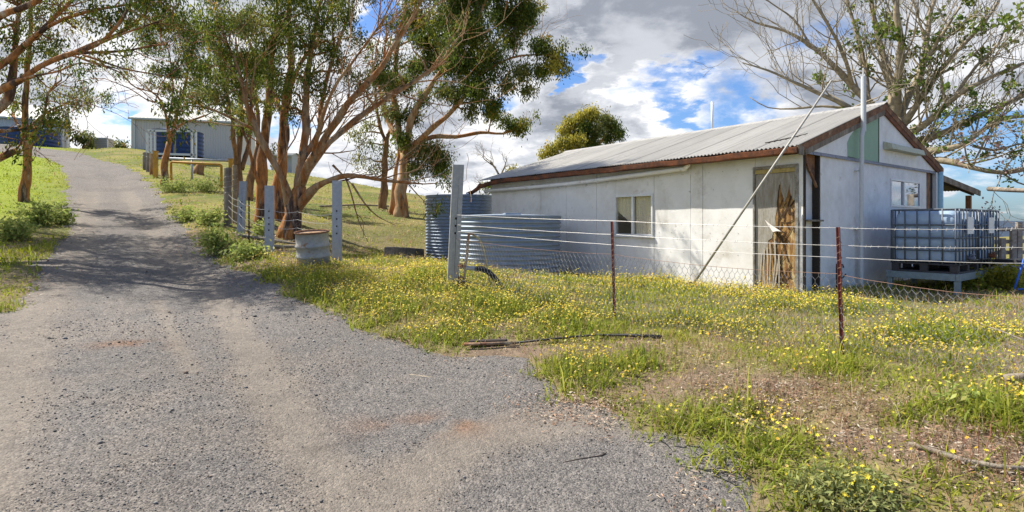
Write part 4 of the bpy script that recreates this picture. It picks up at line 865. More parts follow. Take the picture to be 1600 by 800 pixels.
# ------------------------------------------------------------------ star pickets, wires and netting
def picket(label, foot, h, lean, m_, group='star pickets of the wire fences'):
    o = thing('star_picket', label, 'star picket', foot, 0.5, group)
    b = MB(); w = 0.019
    for a in (0.3, 0.3+2*PI/3, 0.3+4*PI/3):
        c, s = math.cos(a), math.sin(a); t = 0.0035
        P = [(-s*t, c*t), (s*t, -c*t), (w*c+s*t, w*s-c*t), (w*c-s*t, w*s+c*t)]
        b.hexa([(x, y, -0.35) for x, y in P]+[(x+lean[0]*h, y+lean[1]*h, h) for x, y in P])
    b.build('blade', m_, o)
    b = MB()
    b.tube([(lean[0]*z+0.021*math.cos(z*90), lean[1]*z+0.021*math.sin(z*90), z) for z in np.linspace(h*0.08, h*0.93, 160)], 0.002, 4, False)
    b.build('tie_wires', M_rwire, o); return o
PA = placed(1318, 0, 5.15); PB = placed(962, 0, 6.85)
hA = CZ+(HZ-355)/F*5.15-PA.z; hB = CZ+(HZ-346)/F*6.85-PB.z
picket('red oxide star picket leaning left, nearest one before the shed gable', PA, hA, (-14/F*5.15/hA, 0), M_picket)
picket('red oxide star picket standing below the long wall window', PB, hB, (-7/F*6.85/hB, 0), M_picket)
for px, pt, Y, lab in ((389, 308, 14.2, 'thin black star picket between two channel posts left of the trunks'), (465, 322, 12.8, 'thin black star picket behind the old drum')):
    f = placed(px, 0, Y); picket(lab, f, CZ+(HZ-pt)/F*Y-f.z, (0, 0), M_pickdark)
def fence():
    a0 = W(712, 345, 8.75); 
    cols = [(713, 8.72, (335.5, 351, 361.5, 373)), (957, 6.83, (345, 366.5, 382.5, 397.5)), (1309, 5.13, (356, 383.5, 402, 428)), (1640, 4.12, (357, 386.5, 411.5, 468))]
    o = thing('wire_fence', 'sagging wire fence with chicken netting strung between the red pickets', 'wire fence', placed(957, 0, 6.83))
    org = o.location.copy()
    rows = []
    for k in range(4):
        P = [W(px, ys[k], Y) for px, Y, ys in cols]; pts = []
        for i in range(3):
            n = 12
            for j in range(n): 
                f = j/n; p = P[i].lerp(P[i+1], f); p.z -= (0.012 if k < 3 else 0.035)*4*f*(1-f); pts.append(p)
        pts.append(P[3]); rows.append(pts)
        b = MB(); b.tube([p+Vector((0, 0, random.uniform(-.002, .002))) for p in pts], 0.0026 if k < 3 else 0.0024, 6, True); b.build('strand', M_wire if k < 3 else M_rwire, o, origin=org)
    b = MB()
    for k in range(2):
        for j in range(1, len(rows[k])-1):
            for s in range(2):
                p = rows[k][j].lerp(rows[k][j+1], random.random()); 
                b.bar(p+Vector((-.004, 0, -.012)), p+Vector((.006, 0, .014)), 0.003, 0.003)
    b.build('barbs', M_wire, o, origin=org)['kind'] = 'stuff'
    # hexagonal netting between the lowest strand and the ground
    top = rows[3]; L_ = [0]
    for p, q in zip(top[:-1], top[1:]): L_.append(L_[-1]+(q-p).length)
    def pt(s, h):
        s = min(max(s, 0), L_[-1]); i = int(np.searchsorted(L_, s))-1; i = max(0, min(i, len(top)-2)); f = (s-L_[i])/(L_[i+1]-L_[i])
        p = top[i].lerp(top[i+1], f); gz = g1(p.x, p.y)-0.02; z = p.z+(gz-p.z)*h
        return (p.x+0.015*math.sin(s*5+h*4), p.y+0.015*math.cos(s*3.3+h*5), z)
    segs = MB(); cell = 0.058; nrow = 12; ncol = int(L_[-1]/cell)
    for i in range(ncol):
        for j in range(nrow):
            s0 = cell*(i+0.5*(j % 2)); h0 = j/nrow
            a, bb, c, d = pt(s0, h0), pt(s0, h0+0.42/nrow), pt(s0-cell/2, h0+1/nrow), pt(s0+cell/2, h0+1/nrow)
            for p, q in ((a, bb), (bb, c), (bb, d)):
                p, q = Vector(p), Vector(q); dv = (q-p).normalized(); sd = dv.cross(Vector((0.6, 0.7, 0.1))).normalized()*0.0021; up = dv.cross(sd).normalized()*0.0021
                k = segs.n; segs.v += [tuple(p+sd), tuple(p-sd*0.5+up), tuple(p-sd*0.5-up), tuple(q+sd), tuple(q-sd*0.5+up), tuple(q-sd*0.5-up)]
                segs.f += [(k, k+1, k+4, k+3), (k+1, k+2, k+5, k+4), (k+2, k, k+3, k+5)]; segs.n = k+6
    segs.build('netting', M_wire, o, origin=org)
fence()
def far_fence():
    ends = [(526, 11.9), (465, 12.8), (420, 12.6), (389, 14.2), (374, 15.6), (356, 17.0)]
    o = thing('wire_fence', 'slack plain wire strung between the channel posts and the drum', 'wire fence', placed(420, 0, 12.6)); org = o.location.copy()
    for k, h in enumerate((0.35, 0.6, 0.78, 0.95)):
        P = [placed(px, 0, Y)+Vector((0, -0.02, h*1.05)) for px, Y in ends]; pts = []
        for p, q in zip(P[:-1], P[1:]):
            for j in range(6): f = j/6; r = p.lerp(q, f); r.z -= 0.22*f*(1-f); pts.append(r)
        pts.append(P[-1]); b = MB(); b.tube(pts, 0.005, 5); b.build('strand', M_wire, o, origin=org)
far_fence()

# ------------------------------------------------------------------ standpipe with hose tied to the big post
def standpipe():
    f = placed(727, 0, 8.7); Y = 8.7
    o = thing('standpipe', 'rusty water standpipe with a thin tube and black hose beside the leaning channel post', 'standpipe', f); m = M_timber
    rusty = mat('rusty_pipe', (0.26, 0.15, 0.085), 0.7, col2=(0.40, 0.33, 0.25), scale=9, var=0.3)
    def p(px, py, d=0): return W(px, py, Y+d)
    b = MB(); b.tube([p(724, 448), p(727, 420), p(730, 395), p(731.5, 372), p(733, 366), p(737, 365), p(740, 367)], 0.022, 10); b.build('riser', rusty, o, True, origin=f)
    b = MB(); b.tube([p(740, 367), p(748, 372), p(756, 389), p(760, 408), p(762, 425), p(766, 445), p(775, 460)], [.014, .014, .013, .012, .012, .011, .011], 8); b.build('thin_tube', mat('yellowed_tube', (0.42, 0.34, 0.17), 0.5, var=0.2), o, True, origin=f)
    b = MB(); b.tube([p(716, 415), p(728, 417)], 0.028, 10)
    for a, c_ in ((719, 722), (724, 727)): b.tube([p(a, 415.5), p(c_, 416)], 0.046, 10)
    b.build('flange', M_rust2, o, True, origin=f); b = MB(); b.tube([p(716, 434), p(725, 434)], 0.022, 10); b.tube([p(719, 434), p(722, 434)], 0.04, 10); b.build('flange', M_rust2, o, True, origin=f)
    b = MB(); b.tube([p(727, 418), p(735, 419), p(745, 420)], 0.036, 12); b.build('coupling', M_post, o, True, origin=f)
    pts = [p(743, 420), p(752, 420), p(762, 424), p(771, 432), p(779, 443), p(787, 456), p(795, 472, -0.1)]
    P = np.array([tuple(q) for q in pts]); t = np.linspace(0, len(P)-1, 120); P = np.stack([np.interp(t, range(len(P)), P[:, i]) for i in range(3)], -1)
    for _ in range(6): P[1:-1] = (P[:-2]+P[1:-1]*2+P[2:])/4
    b = MB(); b.tube(P, [0.040+0.006*(i % 4 < 2) for i in range(120)], 12); b.build('ribbed_hose', M_black, o, True, origin=f)
    b = MB(); c = Vector(p(727, 452)); 
    for k in range(7): a = random.uniform(0, 6); b.tube([c+Vector((0.12*math.cos(t_+a), 0.07*math.sin(t_+a)-0.1, 0.04*math.sin(3*t_)+0.02*k-0.02)) for t_ in np.linspace(0, 5, 12)], 0.008, 5)
    b.build('tangled_wire', M_dark, o, origin=f)
standpipe()

# ------------------------------------------------------------------ the old drum
def drum():
    f = placed(491, 0, 10.9); r = 0.305; h = CZ+(HZ-362)/F*10.75-f.z
    o = thing('steel_drum', 'old dented steel drum with rusty rim half sunk in yellow daisies', 'drum', f-Vector((0, 0, 0.06)), 0.4); o.rotation_euler = (0.11, -0.03, 0.0)
    prof = [(r-0.02, 0.0), (r, 0.02)]
    for zc in (0.36, 0.68): prof += [(r, h*zc-0.035), (r+0.022, h*zc-0.012), (r+0.022, h*zc+0.012), (r, h*zc+0.035)]
    prof += [(r, h+0.04), (r+0.01, h+0.05)]
    b = MB(); b.lathe(prof, (0, 0, 0), 48); 
    b.v = [(x*(1+0.03*math.sin(z*9+1)*math.cos(2*math.atan2(y, x)+1)), y, z) for x, y, z in b.v]
    b.build('body', mat('faded_drum_paint', (0.36, 0.36, 0.33), 0.6, metal=0.1, col2=(0.28, 0.28, 0.27), scale=3, var=0.2, dirt=[((0.25, 0.14, 0.07), 4.2, 0.58, 0.66), ((0.42, 0.38, 0.28), 2, 0.5, 0.7)]), o, True)
    b = MB(); b.tube([((r+0.012)*math.cos(a), (r+0.012)*math.sin(a), h+0.06) for a in np.linspace(0, 2*PI, 49)], 0.016, 8, False); b.build('rim', M_rust2, o, True)
    b = MB(); b.lathe([(r-0.005, h+0.035), (r*0.6, h+0.045), (0.005, h+0.04)], (0, 0, 0), 40); b.build('lid', mat('rusty_lid', (0.48, 0.36, 0.22), 0.8, col2=(0.30, 0.16, 0.08), scale=5, var=0.3), o, True)
drum()

# ------------------------------------------------------------------ two caged bulk tanks on a steel stand
def ibc():
    rz = math.atan2(0.601, 0.799); cor = np.array([(1497-800)/F*9.6, 9.6]); top = CZ+(HZ-326)/F*9.6; bot = CZ-77/F*9.6
    g = g1(cor[0]+0.5, cor[1]+0.8)
    # stand
    st = thing('tank_stand', 'grey steel stand carrying the two caged bulk tanks', 'stand', (cor[0], cor[1], g), rz)
    zt = bot-g
    stm = mat('pale_blue_steel', (0.21, 0.27, 0.30), 0.6, metal=0.2, var=0.2, scale=5)
    b = MB(); Lx, Ly = 2.55, 1.08
    b.box((-0.02, -0.03, zt-0.14), (Lx, 0.03, zt-0.02)); b.box((-0.02, Ly-0.06, zt-0.14), (Lx, Ly, zt-0.02)); b.box((-0.02, 0.032, zt-0.14), (0.05, Ly-0.062, zt-0.02)); b.box((Lx-0.07, 0.032, zt-0.14), (Lx, Ly-0.062, zt-0.02)); b.box((1.22, 0.032, zt-0.14), (1.30, Ly-0.062, zt-0.02)); b.build('frame', stm, st, bevel=0.004)
    for x in (0.0, 1.22, Lx-0.09):
        for y in (-0.025, Ly-0.09):
            b = MB(); b.box((x, y, -0.15), (x+0.08, y+0.085, zt-0.142)); b.build('leg', stm, st, bevel=0.004)
    def one(label, x0):
        o = thing('bulk_tank', label, 'bulk tank', (cor[0]+0.799*x0, cor[1]+0.601*x0, bot), rz, 'caged white bulk tanks on the stand')
        w, d = 1.18, 1.0; H = top-bot; ph = 0.17
        b = MB()                                            # pallet: deck boards, skids
        b.box((0, 0, 0.12), (w, d, 0.15)); b.box((0, 0, -0.018), (w, d, 0.012))
        for x in (0.0, w/2-0.05, w-0.10):
            for y in (0.0, d/2-0.06, d-0.12): b.box((x, y, 0.014), (x+0.10, y+0.12, 0.118))
        b.build('pallet', mat('black_pallet', (0.05, 0.05, 0.055), 0.7, var=0.2) if x0 == 0 else M_black, o, bevel=0.004)
        b = MB(); bb = 0.06; z0, z1 = ph, H-0.03
        def R(x0_, y0_, x1_, y1_, c=0.10, n=5):
            P = []
            for cx, cy, a0 in ((x1_-c, y1_-c, 0), (x0_+c, y1_-c, PI/2), (x0_+c, y0_+c, PI), (x1_-c, y0_+c, 3*PI/2)):
                for k in range(n+1): a = a0+PI/2*k/n; P.append((cx+c*math.cos(a), cy+c*math.sin(a)))
            return P
        lev = [(0.07, z0), (0.035, z0+0.03)]
        for k in range(4): zz = z0+0.05+k*(z1-z0-0.13)/4; lev += [(0.03, zz), (0.03, zz+0.15), (0.045, zz+0.17), (0.045, zz+0.19)]
        lev += [(0.05, z1-0.06), (0.11, z1)]
        V = []; Fs = []; n = len(R(0, 0, 1, 1))
        for ins, z in lev: V += [(x, y, z) for x, y in R(ins, ins, w-ins, d-ins)]
        for i in range(len(lev)-1):
            for j in range(n): Fs.append((i*n+j, i*n+(j+1) % n, (i+1)*n+(j+1) % n, (i+1)*n+j))
        Fs += [tuple(range(n-1, -1, -1)), tuple((len(lev)-1)*n+j for j in range(n))]
        b.add(V, Fs); bo = b.build('bottle', mat('milky_plastic', (0.46, 0.60, 0.77), 0.35, var=0.10, scale=1.5, transl=0.35, dirt=[((0.48, 0.50, 0.44), 2, 0.55, 0.8)]), o, True)
        b = MB(); b.lathe([(0.09, 0), (0.09, 0.04), (0.0, 0.045)], (w/2, d/2, z1), 20); b.build('cap', M_black, bo)
        cg = MB(); r_ = 0.013
        zs = [ph+0.02, ph+0.21, ph+0.43, ph+0.66, H-0.005]
        for i, z in enumerate(zs): cg.tube([(x, y, z) for x, y in R(0, 0, w, d, 0.06, 3)]+[R(0, 0, w, d, 0.06, 3)[0]+(z,)], r_*1.15, 6, False) if i < 5 else None
        for k in range(7):
            x = 0.03+(w-0.06)*k/6; 
            for y in (-0.012, d+0.012): cg.tube([(x, y, 0.13), (x, y, H)], r_, 6)
        for k in range(6):
            y = 0.03+(d-0.06)*k/5
            for x in (-0.012, w+0.012): cg.tube([(x, y, 0.13), (x, y, H)], r_, 6)
        cg.build('cage', mat('cage_tube', (0.13, 0.15, 0.175), 0.5, metal=0.3, var=0.25), o, True)
        b = MB(); b.box((0.42, -0.022, ph+0.50), (0.76, -0.030, ph+0.80)); b.build('label_plate', mat('white_plate', (0.72, 0.74, 0.74), 0.5, var=0.08), o)
        b = MB(); b.tube([(w/2, 0.04, ph+0.08), (w/2, -0.09, ph+0.06)], 0.04, 12); b.tube([(w/2-0.08, -0.06, ph+0.13), (w/2+0.10, -0.06, ph+0.13)], 0.014, 8); b.tube([(w/2, -0.06, ph+0.06), (w/2, -0.06, ph+0.14)], 0.018, 8); b.build('valve', mat('valve_plastic', (0.12, 0.14, 0.2), 0.5) if x0 == 0 else M_rust, o, True)
    one('white caged bulk tank at the corner of the stand nearest the long wall', 0.0)
    one('white caged bulk tank at the right end of the stand', 1.30)
ibc()
# ------------------------------------------------------------------ farm buildings on the hill
def big_shed(name, label, px0, px1, py_base, eave0, eave1, ridge_px, ridge_py, Y, depth, m_wall, skew=0.0):
    A = W(px0, py_base, Y); B = W(px1, py_base, Y+skew); B.z = A.z
    d = (B-A); L_ = d.length; ang = math.atan2(d.y, d.x); o = thing(name, label, 'shed', A-Vector((0, 0, 1.5)), ang)
    ze = CZ+(HZ-eave0)/F*Y-A.z+1.5; zr = CZ+(HZ-ridge_py)/F*(Y+depth/2)-A.z+1.5; ov = 0.15
    b = MB()
    def ribs(x0, x1, y, zt, side):   # ribbed wall sheet
        n = int((x1-x0)/0.25); V = []; Fs = []
        for i in range(n*4+1):
            x = x0+(x1-x0)*i/(n*4); k = (0, 0, 0.03, 0.03)[i % 4]; V += [(x, y-k*side, 0), (x, y-k*side, zt)]
        for i in range(n*4): Fs.append((2*i, 2*i+2, 2*i+3, 2*i+1))
        b.add(V, Fs)
    ribs(0, L_, 0, ze, 1); ribs(0, L_, depth, ze, -1)
    for x in (0.0, L_-0.05): b.plate([(0.01, 0), (depth-0.01, 0), (depth-0.01, ze), (depth/2, zr-0.05), (0.01, ze)], (x, 0, 0), (0, 1, 0), (0, 0, 1), (1, 0, 0), 0.05)
    b.build('wall', m_wall, o)
    r = MB(); V = []; Fs = []; n = 60
    for i in range(n+1): x = -ov+(L_+2*ov)*i/n; V += [(x, -0.3, ze-0.03+0.02*(i % 2)), (x, depth/2, zr+0.02*(i % 2)), (x, depth+0.3, ze-0.03+0.02*(i % 2))]
    for i in range(n): a = 3*i; Fs += [(a, a+3, a+4, a+1), (a+1, a+4, a+5, a+2)]
    r.add(V, Fs); r.build('roof', mat('pale_roof_sheet', (0.33, 0.335, 0.31), 0.5, metal=0.2, var=0.1), o)
    g = MB(); g.box((-ov, -0.46, ze-0.2), (L_+ov, -0.31, ze-0.02)); g.build('gutter', mat('grey_gutter', (0.40, 0.42, 0.40), 0.6), o)
    for x in (0.25,):
        g = MB(); g.box((x, -0.16, 0.3), (x+0.16, -0.05, ze-0.2)); g.build('downpipe', mat('cream_downpipe', (0.55, 0.56, 0.54), 0.6), o)
    return o, ze
big_shed('machinery_shed', 'large grey steel shed on the hill top right of the track', 205, 368, 236, 184, 190, 230, 172, 60, 11, mat('grey_wall_sheet', (0.52, 0.49, 0.45), 0.6, metal=0.1, var=0.06), 2.5)
big_shed('machinery_shed', 'pale steel shed on the hill left of the track behind a blue tank', -200, 98, 231, 165.4, 189, 20, 148, 52, 12, mat('blue_grey_wall_sheet', (0.54, 0.55, 0.57), 0.6, metal=0.1, var=0.06), 8.0)
big_shed('low_shed', 'low grey outbuilding glimpsed between the gum trunks', 424, 456, 254, 242, 242, 440, 239, 56, 2, mat('dull_wall_sheet', (0.40, 0.41, 0.41), 0.6, var=0.06))
M_blue = mat('dark_blue_steel', (0.018, 0.045, 0.14), 0.55, var=0.25, scale=1.0)
def blue_tank(label, px0, px1, top, base, Y):
    A = W((px0+px1)/2, base, Y); r = (px1-px0)/2/F*Y; h = (base-top)/F*Y
    o = thing('poly_tank', label, 'water tank', A-Vector((0, 0, 0.4)), 0, 'dark blue tanks on the hill'); n = int(h/0.28); prof = []
    for i in range(n*6+1): z = (h+0.4)*i/(n*6); prof.append((r+0.03*math.cos(2*PI*i/6), z))
    b = MB(); b.lathe(prof, (0, 0, 0), 64); b.build('shell', M_blue, o, True)
    b = MB(); b.lathe([(r+0.02, h+0.4), (r*0.6, h+0.6), (0.2, h+0.72), (0.2, h+0.8), (0, h+0.8)], (0, 0, 0), 48); b.build('lid', M_blue, o, True)
    return o
blue_tank('dark blue round tank before the left hill shed', 8, 84, 204, 233, 56)
blue_tank('dark blue round tank inside white posts before the big hill shed', 240, 313, 207, 238, 52)
def frame_posts():
    Y = 49; m = mat('white_steel_post', (0.62, 0.63, 0.62), 0.5, var=0.1)
    o = thing('post_and_beam_stand', 'white steel post frame standing around the blue tank on the hill', 'steel frame', W(275, 240, Y)); org = o.location.copy(); pc = MB()
    b = MB(); b.bar(W(230, 204, Y), W(306, 205, Y), 0.15, 0.18); b.bar(W(230, 240, Y), W(306, 242, Y), 0.15, 0.18); b.build('beam', m, o, origin=org)
    for px in (230, 236, 242, 273, 300, 306):
        b = MB(); p = W(px, 247, Y); q = W(px, 204, Y); b.bar(p, q, 0.15 if px != 273 else 0.12, 0.15); b.build('post', m if px != 273 else M_timber, o, origin=org)
frame_posts()
def small_tank():
    Y = 66; A = W(162, 236, Y); w = 9.5/F*Y; h = 21/F*Y
    o = thing('header_tank', 'small pale square tank on the skyline beyond the bend of the track', 'water tank', A-Vector((0, 0, 0.5)), 0.1)
    b = MB(); b.box((-w, -w, 0.3), (w, w, h+0.4)); b.build('box', mat('pale_tank_panel', (0.45, 0.44, 0.43), 0.7, var=0.15), o, bevel=0.03)
    b = MB()
    for k in range(6): b.box((-w-0.05, -w-0.05, 0.45+k*h/6), (w+0.05, w+0.05, 0.52+k*h/6))
    b.build('band', mat('grey_band', (0.33, 0.33, 0.33), 0.7), o)
    b = MB(); b.tube([(w+0.12, -w, 0), (w+0.12, -w, h+0.6)], 0.07, 8); b.build('inlet_pipe', M_alu, o)
small_tank()

# ------------------------------------------------------------------ yard gate with orange frames
M_orange = mat('orange_steel', (0.58, 0.30, 0.03), 0.65, col2=(0.42, 0.24, 0.05), scale=3, var=0.25)
def gate():
    Y = 29; a = at(268, 286); Y = a.y
    o = thing('hoop_rail', 'orange steel hoop rail standing in the weeds before the yard gate', 'hoop rail', a); org = a
    g1_ = at(345, 288)
    p = W(267, 253, Y); q = W(346, 257, Y+0.2); 
    b = MB(); b.tube([a-Vector((0, 0, .3)), p+Vector((0, 0, -0.06)), p+Vector((0.06, 0, 0)), q+Vector((-0.06, 0, 0)), q+Vector((0, 0, -0.06)), Vector((q.x, q.y, g1(q.x, q.y)-0.3))], 0.065, 10); b.build('hoop', M_orange, o, True, origin=org)
    Y2 = Y+2.2
    for px, top, w, lab in ((243, 237, 0.20, 'orange painted gate post left of the small gum'), (361.5, 249, 0.22, 'orange painted gate post beside the clump of gum trunks')):
        f = placed(px, 0, Y2); o = thing('gate_post', lab, 'gate post', f, 0, 'orange gate posts'); h = CZ+(HZ-top)/F*Y2-f.z
        b = MB(); b.box((-w/2, -w/2, -0.3), (w/2, w/2, h)); b.build('column', M_orange, o, bevel=0.01)
        b = MB(); b.box((-w/2-0.02, -w/2-0.02, h+0.002), (w/2+0.02, w/2+0.02, h+0.04)); b.build('cap', M_orange, o)
    f = placed(300, 0, Y2); o = thing('pipe_rail', 'long grey pipe rail running between the two orange gate posts', 'rail', f)
    b = MB(); b.tube([W(247, 247, Y2), W(300, 249, Y2), W(359, 251.5, Y2)], 0.07, 10); b.build('rail', M_post, o, True, origin=f)
    b = MB(); b.tube([W(300, 249, Y2), f-Vector((0, 0, 0.2))], 0.06, 8); b.build('upright', M_post, o, True, origin=f)
    for i, (px, top, Y3, lab) in enumerate(((226, 238, Y2+4, 'short grey yard post at the far left of the gate posts'), (231.5, 239, Y2+2.8, 'second grey yard post left of the orange gate post'), (237, 240, Y2+1.4, 'tan yard post just left of the orange gate post'))):
        f = placed(px, 0, Y3); h = CZ+(HZ-top)/F*Y3-f.z; o = thing('yard_post', lab, 'post', f, 0, 'yard posts beside the track')
        b = MB(); b.tube([(0, 0, -0.3), (0, 0, h-0.03), (0, 0, h)], [0.12, 0.11, 0.09], 10); b.build('timber', M_timber if i != 2 else M_bark_pale, o)
        b = MB(); b.tube([(0.115*math.cos(t), 0.115*math.sin(t), h*0.8) for t in np.linspace(0, 2*PI, 9)], 0.008, 4, False); b.build('wire_tie', M_wire, o)
gate()

# ------------------------------------------------------------------ right edge: stock yard rails, beam, blue frame
def right_edge():
    m = mat('bleached_rail', (0.42, 0.39, 0.36), 0.9, col2=(0.28, 0.24, 0.21), scale=4, var=0.3)
    Y = 16.0; f = placed(1590, 0, Y); o = thing('rail_fence', 'bleached timber yard rails beyond the right hand bulk tank', 'fence', f)
    for px, pt in ((1566, 372), (1583, 358), (1592, 347), (1618, 356)):
        g = placed(px, 0, Y); b = MB(); b.bar(g-Vector((0, 0, .2)), W(px, pt, Y), 0.13, 0.10, (0, 1, 0)); b.build('post', m, o, origin=f)
    for py in (359, 378, 395, 412):
        b = MB(); b.bar(W(1550, py, Y+0.1), W(1640, py-2, Y+0.1), 0.04, 0.11); b.build('rail', m, o, origin=f)
    Y = 14.5; f = W(1570, 297, Y); o = thing('timber_beam', 'rough grey pole beam reaching right from the lean-to roof', 'beam', f)
    b = MB(); b.tube([W(1545, 295, 15.6), W(1580, 297, 14.8), W(1640, 299, 14.0)], [0.065, 0.06, 0.06], 10); b.build('log', M_timber, o, True, origin=f)
    g = placed(1640, 0, 14.0); b = MB(); b.tube([g-Vector((0, 0, .2)), W(1640, 296, 14.0)], 0.09, 10); b.build('post', M_bark_grey, o, True, origin=f)
    Y = 9.6; f = placed(1600, 0, Y); o = thing('hand_trolley', 'bright blue tubular trolley with black top at the right edge of the picture', 'trolley', f)
    mb = mat('bright_blue_paint', (0.03, 0.12, 0.50), 0.5, var=0.15)
    b = MB()
    for s in (0, 0.45): b.tube([W(1584, 455, Y+s), W(1592, 430, Y+s), W(1600, 405, Y+s), W(1612, 392, Y+s)], 0.017, 8); b.tube([W(1590, 452, Y+s), W(1640, 450, Y+s)], 0.016, 8)
    b.tube([W(1592, 430, Y), W(1592, 430, Y+0.45)], 0.015, 8); b.build('frame', mb, o, True, origin=f)
    b = MB(); p = W(1590, 413, Y); b.hexa([p+Vector(q) for q in ((0, 0, 0), (0.5, 0, 0), (0.5, 0.5, 0), (0, 0.5, 0), (0.02, 0.02, 0.07), (0.48, 0.02, 0.07), (0.48, 0.48, 0.07), (0.02, 0.48, 0.07))]); b.build('tray', M_black, o, origin=f, bevel=0.01)
right_edge()

# ------------------------------------------------------------------ small things on the ground
def ground_bits():
    def log(name, label, cat, pts, r, m_, lift=0.03):
        P = [at(*p)+Vector((0, 0, lift)) for p in pts]; b = MB(); rr = [r]*len(P) if np.isscalar(r) else r
        b.tube(P, rr, 8); o = b.build(name, m_, None, True, origin=P[0]); return tag(o, label, cat)
    p, q = at(733, 543), at(792, 541)
    o = thing('timber_sleeper', 'dark timber sleeper with a rusty steel rod at the edge of the gravel', 'sleeper', p)
    b = MB(); b.bar(p+Vector((0, .02, .05)), q+Vector((0, .02, .05)), 0.09, 0.05); b.build('baulk', M_dark, o, origin=p, bevel=0.01)
    b = MB(); b.tube([p+Vector((-.05, -.07, .05)), q+Vector((.1, -.07, .05))], 0.018, 8); b.build('rod', M_rust2, o, True, origin=p)
    log('poly_pipe', 'black poly pipe lying in the daisies below the middle picket', 'pipe', [(795, 543), (860, 536), (930, 529), (985, 530), (1035, 533)], [0.012, 0.012, 0.012, 0.018, 0.024], M_black, 0.04)
    log('stick', 'small dark twig lying alone on the gravel', 'stick', [(880, 726), (905, 722), (940, 715), (948, 711)], [0.006, 0.008, 0.007, 0.003], M_dark, 0.012)
    log('stick', 'pale dead stick slanting across the mulch patch', 'stick', [(1118, 636), (1145, 655), (1170, 668), (1200, 683)], [0.006, 0.010, 0.009, 0.004], M_timber, 0.03)
    log('stick', 'long weathered branch lying in the grass at lower right', 'stick', [(1420, 700), (1460, 714), (1510, 730), (1560, 738), (1600, 742)], [0.010, 0.016, 0.018, 0.014, 0.012], M_timber, 0.03)
    log('stick', 'thin grey stick leaning out of the grass right of the nearest picket', 'stick', [(1535, 528), (1570, 542), (1600, 556)], [0.005, 0.006, 0.006], M_timber, 0.14)
    log('stick', 'short pale stick on the bark mulch left of the grey branch', 'stick', [(640, 588), (700, 596), (745, 604)], [0.005, 0.007, 0.004], M_bark_grey, 0.015)
    log('plank', 'broken grey plank end at the right edge under the grass', 'plank', [(1572, 602), (1615, 600)], 0.035, M_timber, 0.05)
    a, c = at(608, 403), at(657, 402); b = MB(); b.bar(a+Vector((0, 0, .12)), c+Vector((0, 0, .12)), 0.25, 0.30); tag(b.build('concrete_trough', mat('mossy_concrete', (0.14, 0.12, 0.10), 0.95, col2=(0.24, 0.21, 0.17), scale=6, var=0.3, bump=0.5), None, origin=a, bevel=0.02), 'low dark concrete trough in the grass left of the tanks', 'trough')
    # dead branches at the foot of the gums
    M = M_bark_grey
    for i, (pts, lab) in enumerate((([(372, 372), (410, 378), (450, 384), (470, 386)], 'bleached fallen branch behind the blue channel post'), ([(395, 388), (440, 391), (478, 389)], 'forked dead branch lying before the leaning gum'), ([(500, 325), (560, 322), (640, 326)], 'long fallen log at the foot of the far gum trees'))):
        log('fallen_branch', lab, 'branch', pts, [0.05, 0.05, 0.035, 0.02][:len(pts)], M, 0.08)
    # rail line of dead timber behind the shed front
    log('scrap_timber', 'dark strip of scrap timber at the foot of the long wall', 'timber', [(985, 440), (1020, 441), (1062, 440)], [0.05, 0.05, 0.04], M_dark, 0.05)
    f = at(300, 300) 
    o = thing('tree_stump', 'dark burnt stump in the weeds inside the yard gate', 'stump', at(310, 272)); b = MB(); b.tube([(0, 0, -0.2), (0.02, 0, 0.2), (0.15, 0, 0.55), (0.35, 0, 0.75)], [0.4, 0.32, 0.25, 0.12], 9); b.build('trunk', M_bark_dark, o, True)
ground_bits()
# ------------------------------------------------------------------ trees
def smooth_path(P, step):
    P = np.array([tuple(p) for p in P], float)
    if len(P) < 3:
        n = max(3, int(np.linalg.norm(P[-1]-P[0])/step)); return P[0]+(P[-1]-P[0])*np.linspace(0, 1, n)[:, None], np.linspace(0, 1, n)
    E = np.concatenate([[2*P[0]-P[1]], P, [2*P[-1]-P[-2]]]); out = []; tt = []
    for i in range(1, len(E)-2):
        a, b, c, d = E[i-1:i+3]; n = max(2, int(np.linalg.norm(c-b)/step))
        for j in range(n):
            t = j/n; out.append(0.5*(2*b+(c-a)*t+(2*a-5*b+4*c-d)*t*t+(3*b-a-3*c+d)*t**3)); tt.append(i-1+t)
    out.append(P[-1]); tt.append(len(P)-1); return np.array(out), np.array(tt)
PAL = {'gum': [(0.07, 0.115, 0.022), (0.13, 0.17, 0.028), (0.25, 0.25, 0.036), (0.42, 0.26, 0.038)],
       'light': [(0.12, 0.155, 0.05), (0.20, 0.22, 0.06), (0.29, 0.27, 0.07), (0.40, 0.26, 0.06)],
       'gold': [(0.22, 0.22, 0.04), (0.40, 0.37, 0.06), (0.56, 0.46, 0.08), (0.60, 0.42, 0.08)],
       'coral': [(0.10, 0.16, 0.035), (0.15, 0.21, 0.04), (0.22, 0.25, 0.05), (0.24, 0.21, 0.05)],
       'pink': [(0.36, 0.22, 0.22), (0.27, 0.20, 0.15), (0.16, 0.18, 0.05), (0.42, 0.26, 0.27)],
       'weed': [(0.25, 0.33, 0.08), (0.33, 0.38, 0.10), (0.40, 0.42, 0.13), (0.44, 0.42, 0.14)],
       'cushion': [(0.19, 0.23, 0.08), (0.27, 0.30, 0.11), (0.34, 0.34, 0.12), (0.50, 0.42, 0.05)],
       'yellow': [(0.16, 0.20, 0.03), (0.30, 0.30, 0.04), (0.45, 0.38, 0.04), (0.12, 0.15, 0.03)]}
